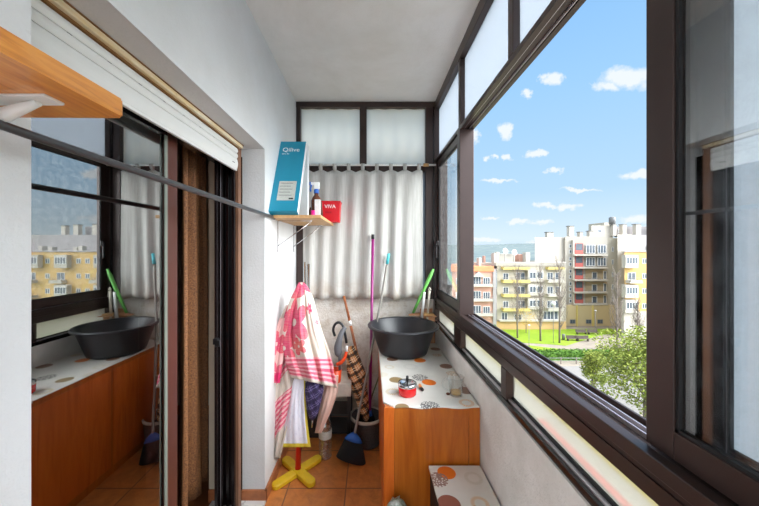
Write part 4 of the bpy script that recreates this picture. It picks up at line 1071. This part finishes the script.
# hills
bm = BM(); nxh, nyh = 140, 26; g = []
rr = random.Random(11); ph = [rr.uniform(0,6) for _ in range(8)]
for j in range(nyh+1):
    v = j/nyh; y = 110+2300*v**1.6; row = []
    for i in range(nxh+1):
        u = i/nxh; x = -600+(3900)*u
        x = x*(.15+.85*v)
        h = GZ+2 + (v**1.3)*(33 + 5*math.sin(u*9+ph[0]) + 3*math.sin(u*23+ph[1]) + 2*math.sin(u*47+ph[2])) + 2*math.sin(x*.02+ph[3])*math.sin(y*.013+ph[4]) + rr.uniform(-1,1)*1.2
        if v > .5: h += 14*(v-.5)*2
        row.append(bm.verts.new((x, y, h)))
    g.append(row)
for a, b in zip(g, g[1:]):
    for i in range(nxh): bm.faces.new((a[i], a[i+1], b[i+1], b[i])).smooth = True
def hill_b(nt, bs, co):
    a = nt.noise(co, .02, 6, .7); f = nt.ramp(a, [(.4,(0,0,0)), (.62,(1,1,1))])
    c = nt.mix(f, s2l((76,92,94)), s2l((106,116,110)))  # bluish-grey distance haze is mixed into both hill tones
    vo = nt.n('ShaderNodeTexVoronoi'); nt.l(nt.coord('Object', (.05,.012,.05)), vo.inputs['Vector']); vo.inputs['Scale'].default_value = 1
    w = nt.math('MULTIPLY', nt.math('LESS_THAN', vo.outputs[0], .13), nt.math('GREATER_THAN', nt.noise(co, .006, 3), .5))
    return nt.mix(w, c, s2l((190,180,172)))
struct(obj('hills', bm, mat('wooded_hills', (100,116,104), 1, build=hill_b)), 'wooded grey-green hills with scattered white houses on the horizon', 'hills')

# ------------------------------------------------------------------ vegetation
leaf_y = mat('yellow_green_leaves', (150,156,62), .8, rgb2=(98,118,42), vscale=3); leaf_g = mat('hedge_leaves', (96,136,40), .85, rgb2=(62,98,28), vscale=3)
bark = mat('grey_bark', (132,120,110), .9, var=.2, vscale=4); leaf_o = mat('ochre_leaves', (206,170,80), .85, var=.3, vscale=2)
def leaves(bm, c, rad, n, size, rr, squash=1):
    for _ in range(n):
        while True:
            p = Vector((rr.uniform(-1,1), rr.uniform(-1,1), rr.uniform(-1,1)))
            if .25 < p.length < 1: break
        p = Vector((p.x*rad, p.y*rad, p.z*rad*squash))+c
        a = Vector((rr.uniform(-1,1), rr.uniform(-1,1), rr.uniform(-.6,.6))).normalized()*size; b = a.cross(Vector((rr.uniform(-1,1), rr.uniform(-1,1), rr.uniform(-1,1)))).normalized()*size*.5
        bm.faces.new([bm.verts.new(p+q) for q in (-a, b, a, -b)])
def leafy_tree(name, label, x, y, h, rad, m, seed, n=9000, size=.16, group=None):
    rr = random.Random(seed); t = thing(name, label, 'tree', (x, y, GZ), group)
    bm = BM(); top = Vector((0,0,h*.7)); tube(bm, [(0,0,0), (rr.uniform(-.2,.2), 0, h*.35), top], [.28,.2,.08], 8)
    cl = []
    for k in range(26):
        a = rr.uniform(0, 2*PI); q = rad*rr.uniform(.25,.95); z = h*rr.uniform(.45,.98); q *= 1-max(0, (z/h-.6))*1.4
        c = Vector((q*math.cos(a), q*math.sin(a), z)); cl.append(c); tube(bm, [Vector((0,0,min(h*.6, z*.7))), c*.6+Vector((0,0,z*.35)), c], [.08,.05,.02], 5)
    obj('trunk', bm, bark, t, (0,0,0))
    bm = BM()
    for c in cl: leaves(bm, c, rad*rr.uniform(.28,.42), n//26, size, rr, .8)
    obj('foliage', bm, m, t, (0,0,0))
x, y = WX(640, 26), 26.0
leafy_tree('leafy_tree', 'yellow-green leafy tree close below the window, beside the sash stile', x+.6, y, 9.0, 4.3, leaf_y, 3, 11000, .13)
leafy_tree('leafy_tree', 'small pale green tree lower and left of the big leafy tree', WX(594, 34), 34, 5.0, 1.9, leaf_y, 4, 3600, .12)
def hedge(name, label, x0, x1, y0, y1, h, m, seed, n):
    rr = random.Random(seed); bm = BM()
    for _ in range(n):
        p = Vector((rr.uniform(x0,x1), rr.uniform(y0,y1), GZ+h*(.1+.9*rr.random()**.6)*(.85+.15*math.sin(_*.01))))
        a = Vector((rr.uniform(-1,1), rr.uniform(-1,1), rr.uniform(-.7,.7))).normalized()*.13; b = a.cross(Vector((rr.uniform(-1,1), rr.uniform(-1,1), rr.uniform(-1,1)))).normalized()*.09
        bm.faces.new([bm.verts.new(p+q) for q in (-a, b, a, -b)])
    box(bm, x0+.1, x1-.1, y0+.15, y1-.15, GZ, GZ+h*.75)
    return tag(obj(name, bm, m), label, 'hedge')
hx0, hy = G(545,359); hx1, _ = G(660,359)
hedge('hedge', 'clipped green hedge between the park path and the road', WX(535,hy), WX(720,hy), hy-.9, hy+1.0, 1.3, leaf_g, 8, 16000)
bx_, by_ = G(489,336)
rr = random.Random(21)
bm = BM()
for c in range(5): leaves(bm, Vector((bx_+rr.uniform(-1,1.4), by_+rr.uniform(-.5,.5), GZ+1.2+rr.uniform(-.2,.4))), 1.1, 500, .14, rr)
tag(obj('round_bush', bm, leaf_g), 'rounded green bush at the foot of the pink block', 'bush')
# bare poplars: each with its own branching
def bare(px, pybase, pytop, label, seed, spread=.10, grp=None):
    rr = random.Random(seed); X, Y = G(px, pybase); H = WZ(pytop, Y)-GZ
    t = thing('bare_tree', label, 'tree', (X, Y, GZ))
    bm = BM(); tube(bm, [(0,0,0), (rr.uniform(-.1,.1),0,H*.4), (rr.uniform(-.15,.15),0,H*.75), (rr.uniform(-.2,.2),0,H)], [.16,.12,.07,.02], 6); obj('trunk', bm, bark, t, (0,0,0))
    bm = BM()
    for k in range(64):
        z = H*(.16+.80*rr.random()); a = rr.uniform(0, 2*PI); L = H*spread*(1.6-z/H)*rr.uniform(.6,1.2)
        p0 = Vector((0,0,z)); p1 = p0+Vector((math.cos(a)*L*.5, math.sin(a)*L*.5, L*.9)); p2 = p0+Vector((math.cos(a)*L*.8, math.sin(a)*L*.8, L*2.0))
        tube(bm, [p0, p1, p2], [.045,.03,.012], 4, caps=False)
        for q in range(5):
            s0 = p0.lerp(p2, rr.uniform(.3,.95)); e = s0+Vector((rr.uniform(-.4,.4), rr.uniform(-.4,.4), rr.uniform(.4,1.1)))*L*.45
            tube(bm, [s0, e], [.02,.008], 3, caps=False)
    obj('branches', bm, bark, t, (0,0,0))
bare(517.5, 338, 268, 'bare poplar in front of the yellow balconies, leftmost of the bare trees', 31)
bare(540.5, 341, 267, 'bare poplar in the middle of the lawn, left of the white globe lamp', 32)
bare(559.5, 343, 262, 'bare poplar in front of the narrow tower windows, right of the white globe lamp', 33)
bare(617, 350, 272, 'tall bare tree on the paved plaza in front of the tower', 34, .085)
bare(637.5, 345, 300, 'short bare tree at the right edge by the yellow block', 35, .12)
X, Y = G(526, 333); rr = random.Random(41); t = thing('autumn_tree', 'thin tree with ochre leaves against the low beige block', 'tree', (X, Y, GZ))
bm = BM(); tube(bm, [(0,0,0), (.05,0,1.8), (0,0,3.2)], [.08,.06,.03], 6); obj('trunk', bm, bark, t, (0,0,0))
bm = BM(); leaves(bm, Vector((0,0,3.3)), 1.9, 420, .11, rr); obj('foliage', bm, leaf_o, t, (0,0,0))
# lamps
def lamp(px, pyb, pyt, label, globe=True):
    X, Y = G(px, pyb); H = WZ(pyt, Y)-GZ; t = thing('street_lamp', label, 'lamp', (X, Y, GZ))
    bm = BM(); tube(bm, [(0,0,0), (0,0,H)], .045, 8); obj('post', bm, railm, t, (0,0,0))
    bm = BM(); lathe(bm, [(0,-.42), (.3,-.3), (.43,0), (.3,.3), (0,.42)] if globe else [(0,0), (.16,0), (.2,.12), (0,.2)], 16, (0,0,H)); obj('globe' if globe else 'lamp_head', bm, wfr, t, (0,0,0))
lamp(553.3, 343, 303.5, 'tall park lamp with a big white globe in front of the beige block')
lamp(529, 346, 325.5, 'short pale park lamp between the two left bare trees', False)
lamp(595.5, 333, 311, 'slim park lamp in front of the tower ground storey', False)
# benches and bin
def bench(px, py, label, w=2.0):
    X, Y = G(px, py); t = thing('park_bench', label, 'bench', (X, Y, GZ+.0))
    dk = MATS.get('dark_bench_wood') or mat('dark_bench_wood', (86,76,66), .8)
    bm = BM(); box(bm, -w/2, w/2, -.25, .2, .42, .5); obj('seat', bm, dk, t, (0,0,0))
    bm = BM(); box(bm, -w/2, w/2, .2, .27, .5, .95); obj('backrest', bm, dk, t, (0,0,0))
    for sx_ in (-.8, .8):
        bm = BM(); box(bm, sx_*w/2-.05, sx_*w/2+.05, -.2, .25, 0, .42); obj('leg', bm, dk, t, (0,0,0))
bench(581.5, 334.5, 'left bench on the lawn behind the plaza')
bench(593, 334.5, 'right bench on the lawn behind the plaza')
bench(572.5, 341, 'left bench at the near edge of the plaza')
bench(583, 341.2, 'right bench at the near edge of the plaza', 2.2)
X, Y = G(563.5, 340); bm = BM(); lathe(bm, [(0,0), (.22,0), (.26,.95), (.2,1.05), (0,1.05)], 14, (X, Y, GZ)); tag(obj('litter_bin', bm, tankm), 'dark litter bin on the lawn by the plaza', 'bin')
# fence by the road
fx, fy = G(560, 364)
fn = thing('rail_fence', 'low rail fence along the road in front of the hedge', 'fence', (WX(600,fy), fy, GZ))
bm = BM()
for z in (.45, .85): tube(bm, [(WX(530,fy)-WX(600,fy),0,z), (WX(700,fy)-WX(600,fy),0,z)], .035, 6)
obj('fence_rail', bm, conc, fn, (0,0,0))
for k in range(12):
    x = WX(530,fy)-WX(600,fy)+k*(WX(700,fy)-WX(530,fy))/11; bm = BM(); box(bm, x-.06, x+.06, -.06, .06, 0, .95); obj('post', bm, bark, fn, (0,0,0))
# coloured ledge strips added outside to tint the view through the lower panes
zl_ = CZ-.62
struct(boxes('trim_tint_ledge', [(.5755, .632, -.5, 1.13, zl_-.06, zl_)], mat('salmon_tint_strip', (206,70,70), .7)))
struct(boxes('trim_tint_ledge_far', [(.5755, .632, 1.13, YE+.15, zl_-.06, zl_)], conc))
struct(boxes('trim_tint_coping', [(.632, .684, -.5, YE+.15, zl_-.06, zl_)], conc))
struct(boxes('trim_tint_edge', [(.684, .76, -.5, YE+.15, zl_-.06, zl_)], mat('yellow_tint_strip', (196,176,40), .6)))

# ------------------------------------------------------------------ sky and sun
SUN_DIR = Vector((-.50, -.62, .72)).normalized()
w = bpy.data.worlds.new('World'); bpy.context.scene.world = w; nt = NT(w)
out = nt.n('ShaderNodeOutputWorld'); bg = nt.n('ShaderNodeBackground'); nt.l(bg.outputs[0], out.inputs[0])
tc = nt.n('ShaderNodeTexCoord'); sx = nt.n('ShaderNodeSeparateXYZ'); nt.l(tc.outputs['Generated'], sx.inputs[0])
gx, gy, gz = sx.outputs
col = nt.ramp(gz, [(0, s2l((214,236,252))), (.03, s2l((220,240,253))), (.16, s2l((186,222,253))), (.42, s2l((160,208,252))), (.62, s2l((140,194,248))), (1, s2l((150,200,250)))])
nn = nt.n('ShaderNodeTexNoise'); nt.l(tc.outputs['Generated'], nn.inputs['Vector']); nn.inputs['Scale'].default_value = 26; nn.inputs['Detail'].default_value = 6; nn.inputs['Roughness'].default_value = .62
nsp = nt.n('ShaderNodeSeparateColor'); nt.l(nn.outputs['Color'], nsp.inputs[0])
yy = nt.math('MAXIMUM', gy, .05)
u = nt.math('ADD', nt.math('DIVIDE', gx, yy), nt.math('MULTIPLY', nt.math('SUBTRACT', nsp.outputs[0], .5), .12)); v = nt.math('ADD', nt.math('DIVIDE', gz, yy), nt.math('MULTIPLY', nt.math('SUBTRACT', nsp.outputs[1], .5), .05))
nz1 = nt.noise(tc.outputs['Generated'], 22, 6, .6); nz2 = nt.noise(tc.outputs['Generated'], 60, 4, .6)
tot = None
for px, py, rx, ry in ((630,78,36,14), (606,87,18,7), (551,79,11,8), (527,93,9,5), (508,131,10,9), (474,135,9,8), (536,154,13,4), (507,156,8,4), (490,158,7,3), (555,171,8,4), (566,207,16,4.2), (545,205,12,3), (640,175,20,6), (520,221,12,3.5), (540,221,10,3), (490,218,14,2.5), (500,180,22,2.5), (640,219,26,5), (560,243,40,3), (482,240,20,3), (580,190,25,2)):
    a = nt.math('DIVIDE', nt.math('SUBTRACT', u, (px-CX)/F), rx/F); b = nt.math('DIVIDE', nt.math('SUBTRACT', v, (CY-py)/F), ry/F)
    d = nt.math('SQRT', nt.math('ADD', nt.math('MULTIPLY', a, a), nt.math('MULTIPLY', b, b)))
    mk = nt.math('SUBTRACT', 1.15, d, True)
    tot = mk if tot is None else nt.math('MAXIMUM', tot, mk)
tot = nt.math('MULTIPLY', tot, nt.math('GREATER_THAN', gy, .05))
# free clouds elsewhere in the sky
fc = nt.noise(nt.coord('Generated', (1,1,2.5)), 2.6, 7, .6, .3); fc = nt.math('MULTIPLY', nt.ramp(fc, [(.52,(0,0,0)), (.72,(1,1,1))]), nt.math('LESS_THAN', gy, .3))
sh_ = nt.math('ADD', tot, nt.math('MULTIPLY', nt.math('SUBTRACT', nt.math('ADD', nt.math('MULTIPLY', nz1, .6), nt.math('MULTIPLY', nz2, .4)), .5), 1.6))
cm = nt.math('MULTIPLY', nt.math('MULTIPLY', nt.math('SUBTRACT', sh_, .18), 2.0, True), nt.math('MULTIPLY', tot, 5, True))
cm = nt.math('MAXIMUM', nt.math('MULTIPLY', cm, .9), nt.math('MULTIPLY', fc, .8))
col = nt.mix(cm, col, s2l((244,249,254)))
sc_ = nt.n('ShaderNodeVectorMath', operation='SCALE'); nt.l(col, sc_.inputs[0]); sc_.inputs['Scale'].default_value = .81; col = sc_.outputs[0]
# sun halo, plus brighter zenith and right-hand lobe added out of view as fill
dt = nt.n('ShaderNodeVectorMath', operation='DOT_PRODUCT'); nt.l(tc.outputs['Generated'], dt.inputs[0]); dt.inputs[1].default_value = SUN_DIR
hal = nt.math('POWER', nt.math('MAXIMUM', dt.outputs['Value'], 0), 1.5); hi_ = nt.math('POWER', nt.math('MAXIMUM', gz, 0), 2.0)
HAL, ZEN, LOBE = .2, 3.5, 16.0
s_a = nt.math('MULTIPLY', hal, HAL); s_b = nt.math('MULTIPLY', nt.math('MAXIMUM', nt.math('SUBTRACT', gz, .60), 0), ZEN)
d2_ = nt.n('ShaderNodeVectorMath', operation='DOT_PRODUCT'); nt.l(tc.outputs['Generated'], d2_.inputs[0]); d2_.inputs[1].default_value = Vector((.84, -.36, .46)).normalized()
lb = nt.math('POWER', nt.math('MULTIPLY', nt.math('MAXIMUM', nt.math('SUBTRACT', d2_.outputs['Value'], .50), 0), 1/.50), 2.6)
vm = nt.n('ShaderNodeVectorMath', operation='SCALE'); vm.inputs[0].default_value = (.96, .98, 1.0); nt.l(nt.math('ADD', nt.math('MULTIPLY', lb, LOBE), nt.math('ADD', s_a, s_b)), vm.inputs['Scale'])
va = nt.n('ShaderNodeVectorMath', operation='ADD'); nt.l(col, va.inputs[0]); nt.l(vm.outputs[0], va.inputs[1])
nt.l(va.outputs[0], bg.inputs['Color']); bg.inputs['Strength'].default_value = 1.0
sd = bpy.data.lights.new('sun', 'SUN'); sd.energy = 1.0; sd.angle = math.radians(.6); sd.color = (1, .96, .88)
so = bpy.data.objects.new('sun', sd); C.objects.link(so); so.rotation_euler = SUN_DIR.to_track_quat('Z', 'Y').to_euler()

# ------------------------------------------------------------------ camera
cam = bpy.data.cameras.new('camera'); co = bpy.data.objects.new('camera', cam); C.objects.link(co)
cam.sensor_width = 36; cam.lens = F*36/759; co.location = (0, 0, CZ); co.rotation_euler = (PI/2, 0, 0)
cam.shift_x = (379.5-CX)/759; cam.shift_y = -(253-CY)/759; cam.clip_start = .02; cam.clip_end = 5000
S = bpy.context.scene; S.camera = co
S.view_settings.view_transform = 'Standard'; S.view_settings.look = 'None'; S.view_settings.gamma = 1; S.view_settings.exposure = .38
S.cycles.max_bounces = 14; S.cycles.diffuse_bounces = 8; S.cycles.transparent_max_bounces = 24
# repeats share a group phrase
GROUPS = {'bare_tree': 'bare trees in the park', 'park_bench': 'benches in the park', 'street_lamp': 'lamps in the park', 'towel': 'towels on the coat stand',
          'satellite_dish': 'satellite dishes on the roof', 'apartment_block': 'apartment blocks across the lawn', 'leafy_tree': 'leafy trees below the window',
          'umbrella': 'folded umbrellas', 'brush_handle': 'handles in the corner tray', 'oilcloth': 'dotted oilcloths', 'wall_shelf': 'shelves on the left wall'}
for o_ in bpy.data.objects:
    if o_.parent is None and 'category' in o_:
        g_ = GROUPS.get(o_.name.split('.')[0])
        if g_: o_['group'] = g_
